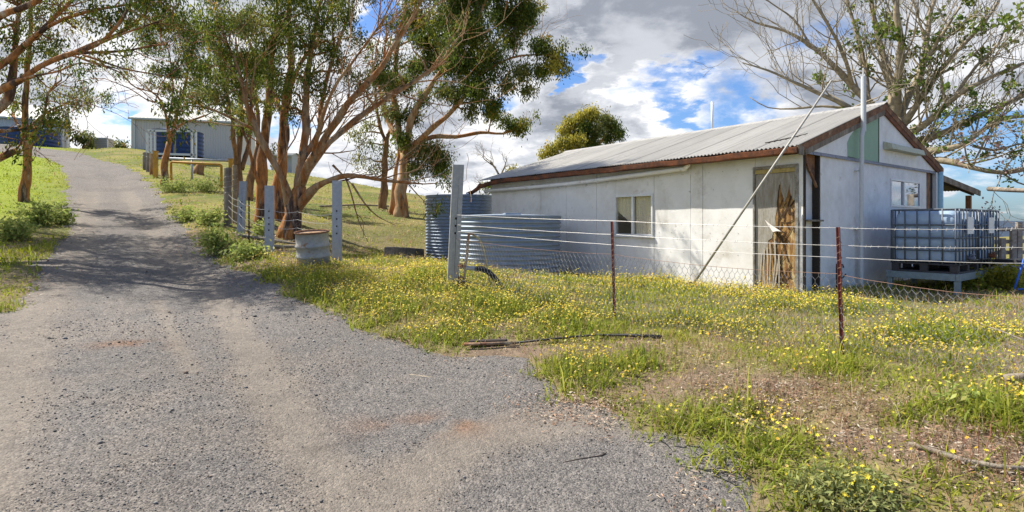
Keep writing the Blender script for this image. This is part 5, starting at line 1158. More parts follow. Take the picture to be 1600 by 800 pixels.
class Leaves:
    def __init__(self): self.V = []; self.C = []
    def clump(self, c, R, n_sub, per, size, pal, droop=1.0, flat=1.0, sig=0.13, wid=0.26):
        c = np.array(c); k = n_sub; d = RNG.normal(0, 1, (k, 3)); d /= np.linalg.norm(d, axis=1, keepdims=True)
        rr = 0.86*R*RNG.random(k)**0.45; sub = c+d*rr[:, None]*np.array([1, 1, 0.8*flat]); sub += RNG.normal(0, R*0.10, (k, 3))
        ns = (per*RNG.uniform(0.4, 1.5, k)).astype(int)+1; P = np.repeat(sub, ns, 0); m = len(P)
        P = P+RNG.normal(0, sig, (m, 3))*np.array([1, 1, 1.15])
        ax = np.stack([RNG.normal(0, 0.55, m), RNG.normal(0, 0.55, m), -droop+RNG.normal(0, 0.45, m)], -1); ax /= np.linalg.norm(ax, axis=1, keepdims=True)
        w = np.cross(ax, RNG.normal(0, 1, (m, 3))); w /= np.linalg.norm(w, axis=1, keepdims=True)
        L_ = (size*RNG.uniform(0.65, 1.35, m))[:, None]; hw = L_*wid/2
        V = np.stack([P, P+ax*L_*0.45+w*hw, P+ax*L_, P+ax*L_*0.45-w*hw], 1)
        pal = np.array(PAL[pal]); ti = np.clip(RNG.normal(0.9, 0.75, k)+0.5*(d[:, 2]*rr/R), 0, 2.999); i0 = ti.astype(int); f = (ti-i0)[:, None]  # higher leaf clusters lean to brighter tones, painting sunlit tops
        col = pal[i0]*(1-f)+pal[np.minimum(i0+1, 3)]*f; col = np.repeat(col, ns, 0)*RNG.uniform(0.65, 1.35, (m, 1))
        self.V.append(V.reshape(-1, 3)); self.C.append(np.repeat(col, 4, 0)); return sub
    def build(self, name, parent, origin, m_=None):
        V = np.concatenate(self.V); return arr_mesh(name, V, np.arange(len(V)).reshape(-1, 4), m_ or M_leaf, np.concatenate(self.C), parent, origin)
def rnd3(s): return np.array([random.gauss(0, s) for _ in range(3)])
def twig(b, p, q, r0, r1, sag=0.0, n=6, k=5, wob=0.05):
    p, q = np.array(p), np.array(q); L_ = np.linalg.norm(q-p); t = np.linspace(0, 1, n)[:, None]
    P = p+(q-p)*t; P[:, 2] -= sag*L_*4*(t[:, 0]*(1-t[:, 0])); P[1:-1] += np.array([rnd3(wob*L_) for _ in range(n-2)])*0.5
    b.tube(P, list(np.linspace(r0, r1, n)), k, False); return P
def grow(b, p, d, L_, r, depth, spread=0.6, up=0.25, ends=None, kids=3, k=5, minr=0.004):
    """bare branching twigs"""
    n = 5; P = [np.array(p)]; d = np.array(d)/np.linalg.norm(d)
    for i in range(n):
        d = d+rnd3(0.13)+np.array([0, 0, up*0.22]); d /= np.linalg.norm(d); P.append(P[-1]+d*L_/n)
    R = np.linspace(r, max(r*0.5, minr), n+1); b.tube(P, list(R), k if r > 0.015 else 4, False)
    if ends is not None: ends.append((P[-1], depth))
    if depth <= 0: return
    for i in range(kids):
        j = random.randint(2, n) if i else n; s = rnd3(1); s -= d*np.dot(s, d); s /= np.linalg.norm(s)+1e-9
        nd = d*(1-spread*0.5)+s*spread; grow(b, P[j], nd, L_*random.uniform(0.55, 0.82), R[j]*(0.8 if i == 0 else 0.62), depth-1, spread, up, ends, kids, k, minr)
def tree(name, label, cat, Y, limbs, clumps, m_bark, group=None, pal='gum', leaf=0.13, dens=1.0, base=None, extra=None, twigs=5, seed=1, wob=0.16, m_limb=None, per=24, sig=0.125, flare=1.35, droop=1.0, wid=0.33, thick=0.74, tips=True):
    """limbs: [(px, py, depth offset, radius in photograph pixels), ...]; clumps: (px, py, radius px, depth offset or None[, palette])"""
    global RNG; RNG = np.random.default_rng(seed); random.seed(seed)
    px0, py0 = limbs[0][0][:2]; f = base if base is not None else placed(px0, 0, Y)
    o = thing(name, label, cat, f, 0, group); tb = MB(); lb = MB(); paths = []; rads = []
    for li, lm in enumerate(limbs):
        P = [W(x, y, Y+d) for x, y, d, r in lm]; R = [r*thick/F*(Y+d) for x, y, d, r in lm]
        if li == 0: P[0] = Vector((f.x, f.y, f.z-0.15)); R[0] *= flare
        S, tt = smooth_path(P, 0.28); r = np.interp(tt, range(len(R)), R); n = len(S)
        ph = random.uniform(0, 9); w = np.stack([np.sin(np.arange(n)*0.7+ph)+np.sin(np.arange(n)*1.7+ph*2), np.cos(np.arange(n)*0.6+ph), 0.6*np.sin(np.arange(n)*0.9+ph*3)], -1)*(r*wob)[:, None]; w[0] = 0; w[-1] = 0
        if li: w *= np.clip(np.arange(n)/3, 0, 1)[:, None]
        S = S+w; (tb if li == 0 else lb).tube(S, list(r*(1+0.10*np.sin(np.arange(n)*1.3+ph))), 12 if r[0] > 0.08 else 8, True); paths.append(S); rads.append(r)
    A = np.concatenate(paths); AR = np.concatenate(rads); AR0 = AR
    lv = Leaves(); tw = MB()
    for cl in clumps:
        px, py, rp, dz = cl[:4]; pl_ = cl[4] if len(cl) > 4 else pal
        dz = random.uniform(-1, 1)*min(1.6, rp/F*Y*1.1) if dz is None else dz
        c = np.array(W(px, py, Y+dz)); R = rp/F*(Y+dz)
        D = A-c; dist = np.linalg.norm(D, axis=1)+0.7*np.clip(D[:, 2], 0, None)+0.0*AR; i = int(np.argmin(dist))
        src = A[i]; r0 = min(AR[i]*0.6, 0.05+0.008*dist[i])
        Pm = twig(tw, src, c, max(r0, 0.012), 0.012, -0.06, 8, 6, 0.06)
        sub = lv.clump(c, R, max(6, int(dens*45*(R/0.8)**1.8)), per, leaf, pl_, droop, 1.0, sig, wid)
        for j in range(0, len(sub), max(1, int(len(sub)/(twigs*max(R, 0.6)*1.6)))): twig(tw, Pm[random.randint(4, 7)], sub[j], 0.010, 0.004, -0.04, 5, 4, 0.08)
    if clumps and tips:
        for S, r in zip(paths[1:], rads[1:]):
            d = S[-1]-S[-3]; d = d/(np.linalg.norm(d)+1e-6)
            for k in range(3):
                en = []; grow(tw, S[-1-k], d+rnd3(0.35), random.uniform(0.5, 1.0)*min(1.3, Y/16), min(r[-1]*0.9, 0.022), 1, 0.5, 0.15, en, 3)
                for p, dd in en:
                    if random.random() < 0.4 and leaf < 0.4: lv.clump(p, 0.2, 4, per*0.7, leaf, pal, droop, 1, sig*0.9, wid)
    if extra: extra(tw, lb, lv, A, AR)
    tb.build('trunk', m_bark, o, True, origin=f)
    if tw.n: lb.add(tw.v, tw.f)
    if lb.n: lb.build('limbs', m_limb or m_bark, o, True, origin=f)
    if lv.V: lv.build('crown', o, f)
    return o
GG = 'gum trees beside the track'
# the many stemmed gum in the middle; its high crown, above the picture, shades the far half of the shed
def canopy(tw, lb, lv, A, AR):
    broken(tw, lb, lv, A, AR)
    ii = [i for i in range(len(A)-1) if 0.02 < AR[i] < 0.13 and np.linalg.norm(A[i+1]-A[i]) < 1]
    for _ in range(70):
        i = random.choice(ii); T = A[i+1]-A[i]; T = T/(np.linalg.norm(T)+1e-6)
        grow(lb, A[i], T*0.9+rnd3(0.35)+np.array([0.15, 0, 0.15]), random.uniform(0.9, 1.9), min(0.028, AR[i]*0.5), 2, 0.45, 0.2, None, 3, 5, 0.005)
    for t, z, h in ((4.1, 0.9, 9.0), (4.6, 1.9, 9.5), (5.2, 0.8, 9.5), (5.6, 2.2, 9.0), (6.2, 1.3, 9.8), (6.9, 2.1, 9.2), (7.3, 1.0, 9.8), (7.9, 2.2, 9.4), (8.6, 1.3, 9.6), (9.0, 2.6, 9.2), (4.9, 1.4, 10.4), (6.5, 0.6, 10.2), (8.0, 0.4, 10.4), (9.4, 1.9, 10.0), (8.6, 3.5, 8.6), (9.2, 4.0, 8.4)):
        s = h/math.sin(SUN_EL); p = np.array([O2[0]-0.601*t, O2[1]+0.799*t, ZB+z])+np.array(sunv)*s
        i = int(np.argmin(np.linalg.norm(A-p, axis=1))); P = twig(lb, A[i], p, 0.05, 0.015, -0.05, 8, 6, 0.05)
        sub = lv.clump(p, 0.85, 85, 30, 0.12, 'gum', 1.0, 1, 0.16)
        for j in range(0, 75, 12): twig(tw, P[6], sub[j], 0.01, 0.004, 0, 4, 4)
def broken(tw, lb, lv, A, AR):
    Y = 16.8
    for pts, r in (([(540, 278), (548, 300), (556, 330), (563, 352), (575, 378)], 0.03), ([(550, 287), (570, 318), (590, 338), (618, 352)], 0.035), ([(520, 258), (540, 278), (552, 290)], 0.04), ([(558, 335), (567, 345), (568, 372)], 0.015)):
        P = [W(x, y, Y) for x, y in pts]; S, t = smooth_path(P, 0.2); tw.tube(S, list(np.linspace(r, 0.008, len(S))), 6)
    for _ in range(26):
        i = random.randrange(len(A))
        if AR[i] < 0.12: grow(tw, A[i], rnd3(1)+np.array([0.2, 0, 0.6]), random.uniform(0.6, 1.4), 0.016, 2, 0.6, 0.2, None, 2)
tree('gum_tree', 'leaning gum with many orange stems fanning out from one flared trunk beside the channel posts', 'tree', 17.0,
  [[(452, 366, 0, 21), (458, 338, 0, 19), (464, 312, 0, 17), (470, 290, 0, 12)],
   [(466, 300, 0, 11), (471, 250, 0.1, 9), (479, 190, 0.3, 8), (479, 120, 0.4, 6.5), (490, 60, 0.6, 5), (503, -10, 0.8, 3)],
   [(468, 292, 0, 11), (486, 255, -0.4, 9.5), (512, 208, -0.8, 8), (545, 162, -1.2, 7), (585, 118, -1.6, 6), (612, 78, -2, 4.5), (642, 32, -2.3, 3.5), (665, -10, -2.5, 2.5)],
   [(480, 268, 0, 8), (505, 232, 0.3, 7), (556, 188, 0.8, 6), (607, 152, 1.1, 5), (655, 122, 1.3, 4), (695, 95, 1.5, 2.5)],
   [(462, 330, 0, 10), (484, 300, -0.2, 9), (506, 286, -0.5, 6.5), (545, 274, -0.9, 5), (600, 282, -1.2, 3.5), (655, 287, -1.4, 2)],
   [(455, 330, 0, 12), (444, 285, -0.3, 8), (424, 246, -0.5, 6.5), (402, 205, -0.8, 5.5), (384, 160, -1, 4.5), (372, 105, -1.2, 3), (350, 60, -1.3, 2)],
   [(472, 250, 0, 6), (498, 205, 0.6, 5.5), (505, 150, 1.0, 4.5), (520, 90, 1.3, 3.5), (548, 20, 1.6, 2.5)],
   [(486, 255, -0.4, 5), (500, 200, -1.2, 4.5), (520, 140, -1.8, 3.5), (560, 85, -2.2, 2.5), (600, 30, -2.5, 2)],
   [(402, 205, -0.8, 3.5), (372, 190, -1.0, 3), (335, 172, -1.2, 2.2), (300, 165, -1.3, 1.5)]],
  [(335, 32, 36, -1.5), (352, 85, 30, -1.2), (392, 100, 32, None), (370, 130, 26, -1), (430, 118, 26, None), (418, 70, 26, 0.5), (462, 62, 32, None), (448, 142, 22, -0.5), (500, 30, 36, None), (540, 25, 30, None), (520, 80, 26, None),
   (560, 60, 18, None, 'light'), (478, 108, 24, None), (590, 118, 22, None), (562, 128, 18, None, 'light'), (608, 92, 24, None), (505, 140, 20, None), (420, 165, 16, None), (345, 150, 22, -1.2, 'light'), (318, 110, 26, -1.2), (300, 150, 18, -1.3, 'light'),
   (540, 112, 16, None, 'light'), (436, 24, 26, None), (390, 38, 30, None, 'light'), (470, -10, 36, None), (560, -25, 40, None), (410, -30, 40, None), (620, 40, 18, None), (330, -20, 36, None), (378, 172, 16, None, 'light'), (456, 178, 14, None)],
  M_bark, GG, dens=1.4, leaf=0.105, extra=canopy, seed=3, m_limb=M_bark_pale, per=30)
tree('gum_tree', 'straight orange barked gum trunk just behind the leaning many stemmed gum', 'tree', 19.0,
  [[(437, 345, 0, 13), (438, 290, 0, 12), (441, 230, 0, 10.5), (448, 160, 0.2, 9), (454, 90, 0.4, 7), (452, 20, 0.5, 5), (455, -60, 0.6, 3)], [(448, 150, 0, 5), (470, 100, 0.6, 4), (500, 55, 1, 3), (520, 0, 1.4, 2)], [(445, 190, 0, 5), (425, 140, 0.8, 4), (400, 90, 1.2, 3), (380, 40, 1.5, 2)]],
  [(450, 40, 30, None), (500, 70, 24, None), (410, 95, 26, None), (385, 40, 24, None), (455, -30, 40, None), (520, -10, 34, None), (430, 90, 18, None)], M_bark, GG, seed=4, per=30, leaf=0.11, dens=1.2)
tree('gum_tree', 'dark barked upright gum behind the blue channel post, nearest the track of the trunks', 'tree', 18.0,
  [[(409, 346, 0, 13), (408, 310, 0, 12), (411, 250, 0, 10), (417, 180, 0.3, 8), (424, 110, 0.5, 6), (430, 40, 0.8, 4), (440, -50, 1, 3)], [(413, 240, 0, 5), (398, 190, 0.5, 4), (380, 150, 1, 3), (360, 110, 1.3, 2)], [(410, 300, 0, 5), (396, 262, -0.3, 4), (388, 225, -0.4, 3), (374, 190, -0.6, 2)]],
  [(365, 110, 24, None), (420, 60, 24, None), (440, -10, 34, None), (380, 150, 18, None, 'light'), (400, 20, 26, None), (340, 70, 24, None)], M_bark, GG, seed=5, per=30, leaf=0.11, dens=1.2, m_limb=M_bark)
tree('gum_tree', 'clump of thin dark stems by the orange gate post', 'tree', 26.0,
  [[(375, 282, 0, 8), (372, 255, 0, 7), (374, 222, 0, 6), (378, 170, 0.2, 4.5), (374, 110, 0.4, 3), (368, 60, 0.5, 2)], [(372, 262, 0, 5), (366, 225, -0.5, 4.5), (362, 180, -0.8, 3.5), (350, 130, -1, 2.5), (345, 90, -1, 1.5)], [(378, 265, 0, 5), (388, 225, 0.5, 4.5), (392, 180, 0.8, 3), (400, 130, 1, 2)]],
  [(345, 120, 22, None, 'light'), (372, 90, 24, None), (398, 130, 18, None), (360, 170, 16, None, 'light'), (380, 200, 12, None), (330, 150, 20, None, 'light'), (372, 40, 26, None)], M_bark_dark, GG, seed=6, leaf=0.14, per=30)
tree('gum_tree', 'short dark leaning trunk between the thin stems and the upright gum', 'tree', 24.0,
  [[(388, 277, 0, 7), (396, 255, 0, 6.5), (403, 230, 0.2, 5.5), (404, 190, 0.3, 4), (398, 140, 0.4, 3)], [(402, 225, 0, 3.5), (418, 190, 0.4, 3), (428, 150, 0.6, 2)]],
  [(398, 150, 16, None, 'light'), (425, 150, 16, None), (400, 110, 18, None)], M_bark_dark, GG, seed=7, leaf=0.14)
# the two gums on the rise behind
def low_bough(tw, lb, lv, A, AR):
    for _ in range(50):
        i = random.randrange(len(A))
        if AR[i] < 0.2: grow(tw, A[i], rnd3(0.6)+np.array([0.6, 0, 0.3]), random.uniform(0.8, 1.6), 0.02, 2, 0.6, 0.1, None, 2)
tree('gum_tree', 'tallest gum on the rise with a dense dark crown reaching out over the tanks', 'tree', 26.0,
  [[(627, 327, 0, 13), (628, 300, 0, 12), (631, 265, 0, 11), (634, 240, 0, 10.5)],
   [(632, 250, 0, 8), (622, 200, 0.3, 7), (616, 150, 0.8, 6), (618, 90, 1.2, 5), (630, 30, 1.5, 4), (640, -40, 1.6, 3)],
   [(634, 245, 0, 8), (640, 200, -0.2, 7), (655, 160, -0.5, 6), (690, 112, -1, 5), (722, 70, -1.4, 4), (750, 20, -1.8, 3), (770, -30, -2, 2)],
   [(636, 240, 0, 7), (662, 212, -0.6, 6), (700, 180, -1.2, 5), (725, 150, -1.5, 4), (748, 118, -1.8, 3), (800, 90, -2, 2.2), (850, 85, -2.2, 1.5)],
   [(638, 232, 0, 6), (675, 214, 0.4, 5), (712, 214, 0.6, 4.2), (750, 207, 0.8, 3.4), (785, 209, 0.9, 2.4), (806, 200, 1, 1.6)],
   [(632, 230, 0, 6), (606, 190, 1, 5), (594, 140, 1.5, 4), (580, 95, 1.8, 3)], [(690, 112, -1, 3), (740, 95, -0.4, 2.6), (790, 50, 0.2, 2.2), (815, 15, 0.4, 1.6)]],
  [(740, 50, 46, -1.6), (700, 35, 42, -0.8), (668, 60, 34, 0.4), (715, 95, 38, -1.4), (762, 98, 40, -1.8), (745, 138, 34, -1.8), (690, 92, 28, 0.5), (655, 105, 26, 0.8), (648, 30, 32, 1.2), (785, 25, 30, 0.4), (812, 30, 30, 0.4), (800, 62, 18, 0.2), (824, 12, 22, 0.4), (720, -20, 50, -1.2), (780, -30, 46, 0),
   (660, -25, 44, 1), (768, 165, 20, -1.6), (712, 150, 20, -1.2, 'light'), (845, 75, 20, -2.2), (866, 102, 19, -2.2, 'gold'), (842, 112, 16, -2), (868, 85, 14, -2.2, 'gold'), (815, 112, 18, -2, 'light'), (790, 130, 18, -1.9, 'light'), (825, 140, 12, -2, 'light'), (806, 196, 19, 1), (792, 188, 12, 0.9), (770, 178, 12, 0.6, 'light'),
   (735, 172, 14, -1, 'light'), (662, 235, 28, 0.2, 'light'), (684, 246, 24, 0.2), (650, 262, 18, 0, 'light'), (690, 262, 16, 0.2), (628, 215, 16, -0.4), (645, 180, 16, None), (612, 175, 16, None, 'light'), (630, 130, 18, None), (600, 120, 20, None), (745, 0, 30, -1.5), (690, 140, 16, -1), (660, 150, 14, None)],
  M_bark_pale, GG, dens=1.5, leaf=0.15, per=34, sig=0.15, extra=low_bough, seed=8)
tree('gum_tree', 'slim dark trunked gum with thin pale foliage, left of the tallest gum on the rise', 'tree', 29.0,
  [[(599, 304, 0, 7.5), (600, 275, 0, 6.5), (603, 240, 0, 6), (604, 215, 0, 5)], [(604, 225, 0, 4), (592, 190, 0, 3.5), (587, 150, 0.3, 3), (590, 100, 0.5, 2)], [(604, 220, 0, 4), (615, 180, 0.3, 3), (612, 140, 0.5, 2.4), (622, 90, 0.8, 1.6)], [(604, 212, 0, 2.5), (625, 185, 0, 2), (640, 160, 0, 1.4)]],
  [(575, 195, 16, None, 'light'), (585, 160, 16, None, 'light'), (572, 225, 16, None, 'light'), (598, 232, 14, None), (562, 250, 14, None, 'light'), (590, 120, 18, None, 'light'), (610, 150, 12, None, 'light'), (588, 262, 14, None, 'light'), (612, 245, 12, None), (556, 210, 14, None, 'light')], M_bark_dark, GG, seed=9, leaf=0.15, dens=0.75, per=22, sig=0.2)
tree('gum_tree', 'thin leaning gum stem close against the left of the tallest gum', 'tree', 26.5,
  [[(611, 319, 0, 5), (615, 290, 0, 4.5), (620, 262, 0, 4), (624, 225, 0.3, 3.4), (618, 180, 0.5, 2.6), (610, 130, 0.8, 2)]],
  [(612, 140, 16, None, 'light'), (628, 185, 12, None), (618, 215, 10, None)], M_bark_pale, GG, seed=10, leaf=0.15)
# left of the track
tree('gum_tree', 'slender gum standing alone on the left verge with rough orange bark', 'tree', 20.5,
  [[(39, 316, 0, 9), (39, 285, 0, 8.5), (42, 255, 0, 8), (42, 215, 0, 7.5), (39, 165, 0, 5.5), (42, 110, 0.1, 5), (48, 60, 0.3, 4), (47, 0, 0.5, 3)], [(43, 222, 0, 4), (58, 200, -0.3, 3.5), (70, 175, -0.5, 3), (75, 145, -0.6, 2), (96, 125, -0.7, 1.4)], [(40, 212, 0, 3.5), (28, 195, 0.4, 3), (20, 178, 0.6, 2)], [(42, 205, 0, 3), (55, 190, 0.5, 2.4), (82, 170, 0.8, 1.6), (110, 160, 1, 1)]],
  [(95, 172, 18, None), (75, 148, 18, None, 'light'), (112, 148, 16, None, 'light'), (88, 190, 12, None), (125, 165, 14, None, 'light'), (62, 120, 16, None, 'light'), (105, 195, 10, None), (20, 160, 14, None), (50, 50, 24, None, 'light'), (75, 80, 18, None), (30, 90, 18, None), (45, 0, 30, None), (130, 140, 10, None, 'light')], M_bark, GG, dens=0.9, seed=11, leaf=0.12, per=26)
def left_sprays(tw, lb, lv, A, AR):
    for _ in range(46):
        i = random.randrange(len(A))
        if AR[i] < 0.055: grow(tw, A[i], rnd3(0.5)+np.array([0.9, 0.1, 0.15]), random.uniform(0.6, 1.2), 0.013, 2, 0.55, 0.05, None, 3)
tree('gum_tree', 'spreading orange limbed gum sweeping in over the track from the left edge', 'tree', 11.5,
  [[(-120, 330, 0, 26), (-115, 270, 0, 23), (-100, 200, 0, 20), (-85, 160, 0, 16)],
   [(-95, 185, 0, 12), (-40, 162, -0.2, 9), (0, 141, -0.3, 7), (32, 126, -0.4, 6.2), (62, 104, -0.4, 5.6), (104, 86, -0.5, 5), (150, 70, -0.6, 4.2), (180, 45, -0.7, 3.4), (200, 14, -0.8, 2.6), (212, -20, -0.8, 2)],
   [(-90, 165, 0, 11), (-40, 130, 0.3, 8), (0, 104, 0.4, 6.5), (34, 76, 0.5, 5.8), (62, 50, 0.6, 5), (88, 24, 0.7, 4), (118, -5, 0.8, 3)],
   [(34, 76, 0.5, 4.5), (60, 52, 0.3, 4), (100, 30, 0.1, 3.6), (150, 15, 0, 3), (205, 6, -0.1, 2.2), (240, -8, -0.1, 1.5)],
   [(-85, 160, 0, 11), (-40, 70, -0.3, 8), (0, 26, -0.4, 7), (30, 14, -0.5, 6.5), (55, 2, -0.5, 5.5), (80, -20, -0.6, 4)],
   [(62, 104, -0.4, 4), (118, 84, -0.2, 3.4), (160, 82, 0, 3), (205, 78, 0.2, 2.4), (238, 71, 0.3, 1.8), (268, 70, 0.4, 1)],
   [(104, 86, -0.5, 3.2), (150, 66, -0.2, 3), (196, 48, 0.1, 2.4), (228, 22, 0.3, 1.6)], [(150, 70, -0.6, 2.6), (200, 50, -0.9, 2.2), (250, 33, -1.1, 1.4)],
   [(130, 86, -0.2, 2.4), (160, 96, -0.2, 2), (196, 108, -0.2, 1.7), (236, 115, -0.2, 1.3), (262, 120, -0.2, 0.8)], [(118, 88, -0.3, 2.2), (150, 100, -0.5, 1.8), (185, 112, -0.7, 1.5), (205, 132, -0.8, 1.2), (222, 142, -0.8, 0.8), (242, 160, -0.8, 0.6)],
   [(20, 128, -0.4, 3), (55, 118, -0.8, 2.6), (90, 112, -1, 2), (125, 98, -1.2, 1.4), (150, 104, -1.3, 0.8)],
   [(-90, 190, 0, 13), (-30, 185, 0.5, 11), (4, 165, 0.6, 9.5), (18, 142, 0.6, 8.5), (22, 105, 0.7, 7), (24, 60, 0.9, 5), (30, 10, 1.1, 3.5)],
   [(-110, 262, 0, 12), (-40, 262, 0.4, 8.5), (0, 248, 0.5, 7.5), (24, 236, 0.5, 6)], [(-110, 215, 0, 7), (-40, 206, 0.2, 5), (0, 205, 0.3, 4), (36, 202, 0.4, 2.4), (74, 198, 0.5, 1.4)]],
  [(18, 40, 26, 0.8), (58, 26, 22, 0.8, 'light'), (94, 16, 26, 0.8), (140, 30, 24, 0.4), (168, 34, 20, -0.6), (118, 46, 20, 0.2, 'gold'), (190, 14, 26, -0.6), (236, 10, 26, 0), (80, 62, 16, 0.6, 'light'), (204, 40, 16, 0.2), (150, 8, 22, 0), (45, 70, 16, 0.6), (6, 60, 22, 0.7), (8, 92, 14, 0.6), (250, 40, 14, 0.2), (268, 20, 16, 0.1), (12, 128, 12, 0.6),
   (30, -40, 50, 0.6), (110, -50, 50, 0), (190, -50, 46, -0.2), (250, -40, 36, 0.2), (-60, 20, 60, 0.5), (-120, 60, 70, 0), (-60, -80, 80, 0.5), (60, -120, 80, 0.2), (-160, -60, 90, 0), (150, -130, 70, -0.4), (-120, -170, 90, 0.6), (0, -200, 90, 0), (100, -220, 80, -0.3), (-220, 20, 80, 0.3), (210, -110, 46, -0.3), (-40, 110, 22, 0.6)],
  M_bark, GG, dens=0.95, seed=12, leaf=0.095, extra=left_sprays, per=26, sig=0.11, base=Vector(((-120-800)/F*11.5, 11.5, g1((-120-800)/F*11.5, 11.5))))
tree('gum_tree', 'gum rooted outside the picture at left whose crown shades the track', 'tree', 16.0,
  [[(-260, 300, 0, 22), (-250, 200, 0, 20), (-220, 100, 0, 16)], [(-225, 110, 0, 10), (-160, 20, 0, 8), (-90, -60, -1, 6), (-20, -120, -2, 4)], [(-220, 100, 0, 10), (-180, -40, 1, 8), (-120, -160, 1.5, 5)], [(-225, 120, 0, 9), (-130, 60, 1.5, 6), (-60, 0, 2.5, 4)]],
  [(-120, -40, 80, -1), (-60, -90, 75, -1.5), (0, -140, 70, -2), (40, -110, 60, 1.5), (-100, -160, 80, 1), (-160, -80, 80, 1), (60, -180, 70, 0), (-30, -210, 80, 0), (20, -60, 36, 4), (-200, -180, 80, 0)], M_bark, GG, dens=0.8, seed=31, leaf=0.13, per=26, sig=0.18)
tree('gum_tree', 'small forked gum growing between the orange gate post and the hoop rail', 'tree', 28.0,
  [[(257, 268, 0, 6.5), (259, 245, 0, 6), (264, 222, 0, 5.5)], [(264, 226, 0, 4.5), (271, 200, 0.2, 4), (280, 165, 0.3, 3), (290, 130, 0.4, 2.4), (296, 90, 0.5, 1.6)], [(264, 222, 0, 4), (262, 195, -0.3, 3), (255, 165, -0.5, 2.4), (245, 150, -0.6, 1.8), (228, 138, -0.8, 1)], [(268, 208, 0, 3.6), (282, 195, 0.3, 2.4), (300, 188, 0.5, 2), (322, 180, 0.6, 1.4), (345, 168, 0.7, 0.8)], [(262, 195, -0.3, 2), (270, 150, -0.2, 1.8), (268, 110, 0, 1.4), (262, 70, 0, 1)]],
  [(268, 110, 24, None), (240, 72, 26, None), (292, 80, 28, None), (310, 55, 26, None), (280, 40, 26, None, 'light'), (302, 128, 20, None, 'light'), (246, 110, 18, None), (318, 100, 22, None), (262, 140, 16, None), (286, 156, 14, None, 'light'), (320, 140, 16, None, 'light'), (260, 30, 26, None), (225, 45, 22, None), (235, 130, 10, None, 'light')], M_bark, GG, dens=0.95, seed=13, leaf=0.14, per=26)

# rounded eucalypt beyond the shed roof, bare shrub by the tank, far trees on the skyline
tree('gum_tree', 'round golden green gum crown rising behind the shed roof', 'tree', 34.0,
  [[(915, 330, 0, 9), (914, 270, 0, 7), (912, 235, 0, 5)], [(912, 245, 0, 4), (895, 215, 0, 3), (882, 195, 0, 2)], [(912, 240, 0, 4), (920, 205, 0, 3), (925, 180, 0, 2)], [(914, 245, 0, 4), (940, 220, 0.3, 3), (955, 200, 0.4, 2)]],
  [(925, 178, 14, None, 'gold'), (908, 182, 13, None, 'gold'), (892, 192, 13, None, 'gold'), (945, 185, 13, None, 'light'), (958, 198, 12, None), (882, 203, 10, None, 'gold'), (915, 200, 14, None), (935, 203, 14, None, 'light'), (968, 210, 8, None), (900, 212, 10, None), (905, 217, 10, -1, 'gold'), (878, 224, 12, -1, 'gold'), (892, 222, 11, -1, 'gold'), (860, 232, 10, -1, 'gold'), (852, 240, 8, -1, 'gold'), (925, 222, 12, None), (950, 216, 10, None), (915, 226, 10, None), (866, 243, 8, -1, 'gold'), (890, 240, 10, None)],  # gold clumps paint the sun on the left and top of the crown
  M_bark_pale, None, dens=1.7, leaf=0.17, per=34, sig=0.15, seed=14, twigs=3, tips=False)
def scrub(tw, lb, lv, A, AR):
    for p, q, r in (((783, 278), (765, 250), .05), ((783, 275), (790, 252), .04), ((775, 262), (755, 243), .03), ((778, 285), (755, 290), .04), ((770, 290), (748, 298), .03)):
        a = np.array(W(*p, 21)); d = np.array(W(*q, 21))-a; grow(tw, a, d, np.linalg.norm(d)*0.9, r, 3, 0.6, 0.15, None, 3)
tree('dead_shrub', 'half dead shrub with bare twigs behind the far tank and gutter end', 'shrub', 21.0,
  [[(785, 330, 0, 4), (784, 300, 0, 3), (783, 275, 0, 2.4)]], [(797, 270, 9, None, 'gold'), (790, 278, 9, None, 'gold'), (803, 262, 6, None, 'gold'), (776, 290, 6, None), (768, 297, 6, None), (758, 291, 5, None)], M_bark_grey, None, dens=0.8, leaf=0.1, sig=0.1, extra=scrub, seed=15)
for i, (px, py, r, Y, lab) in enumerate(((131, 216, 11, 64, 'far gum on the skyline beside the left hill shed'), (146, 226, 6, 66, 'little bush on the skyline left of the small square tank'), (188, 229, 8, 75, 'drooping bush on the skyline right of the small square tank'))):
    tree('skyline_tree', lab, 'tree', Y, [[(px, 240, 0, 1.6), (px, py+r*0.4, 0, 1.2)], [(px, py+r*0.5, 0, 1), (px-r*0.6, py-2, 0, 0.6)], [(px, py+r*0.5, 0, 1), (px+r*0.6, py, 0, 0.6)]],
      [(px-r*0.5, py, r*0.55, 0, 'light'), (px+r*0.4, py-r*0.2, r*0.55, 0, 'light'), (px, py-r*0.45, r*0.5, 0, 'light'), (px+r*0.8, py+r*0.3, r*0.4, 0, 'light'), (px-r*0.9, py-r*0.5, r*0.4, 0, 'light')], M_bark_dark, 'far trees on the skyline', dens=0.25, leaf=0.5, sig=0.35, per=16, seed=16+i, twigs=1, base=W(px, 238, Y))

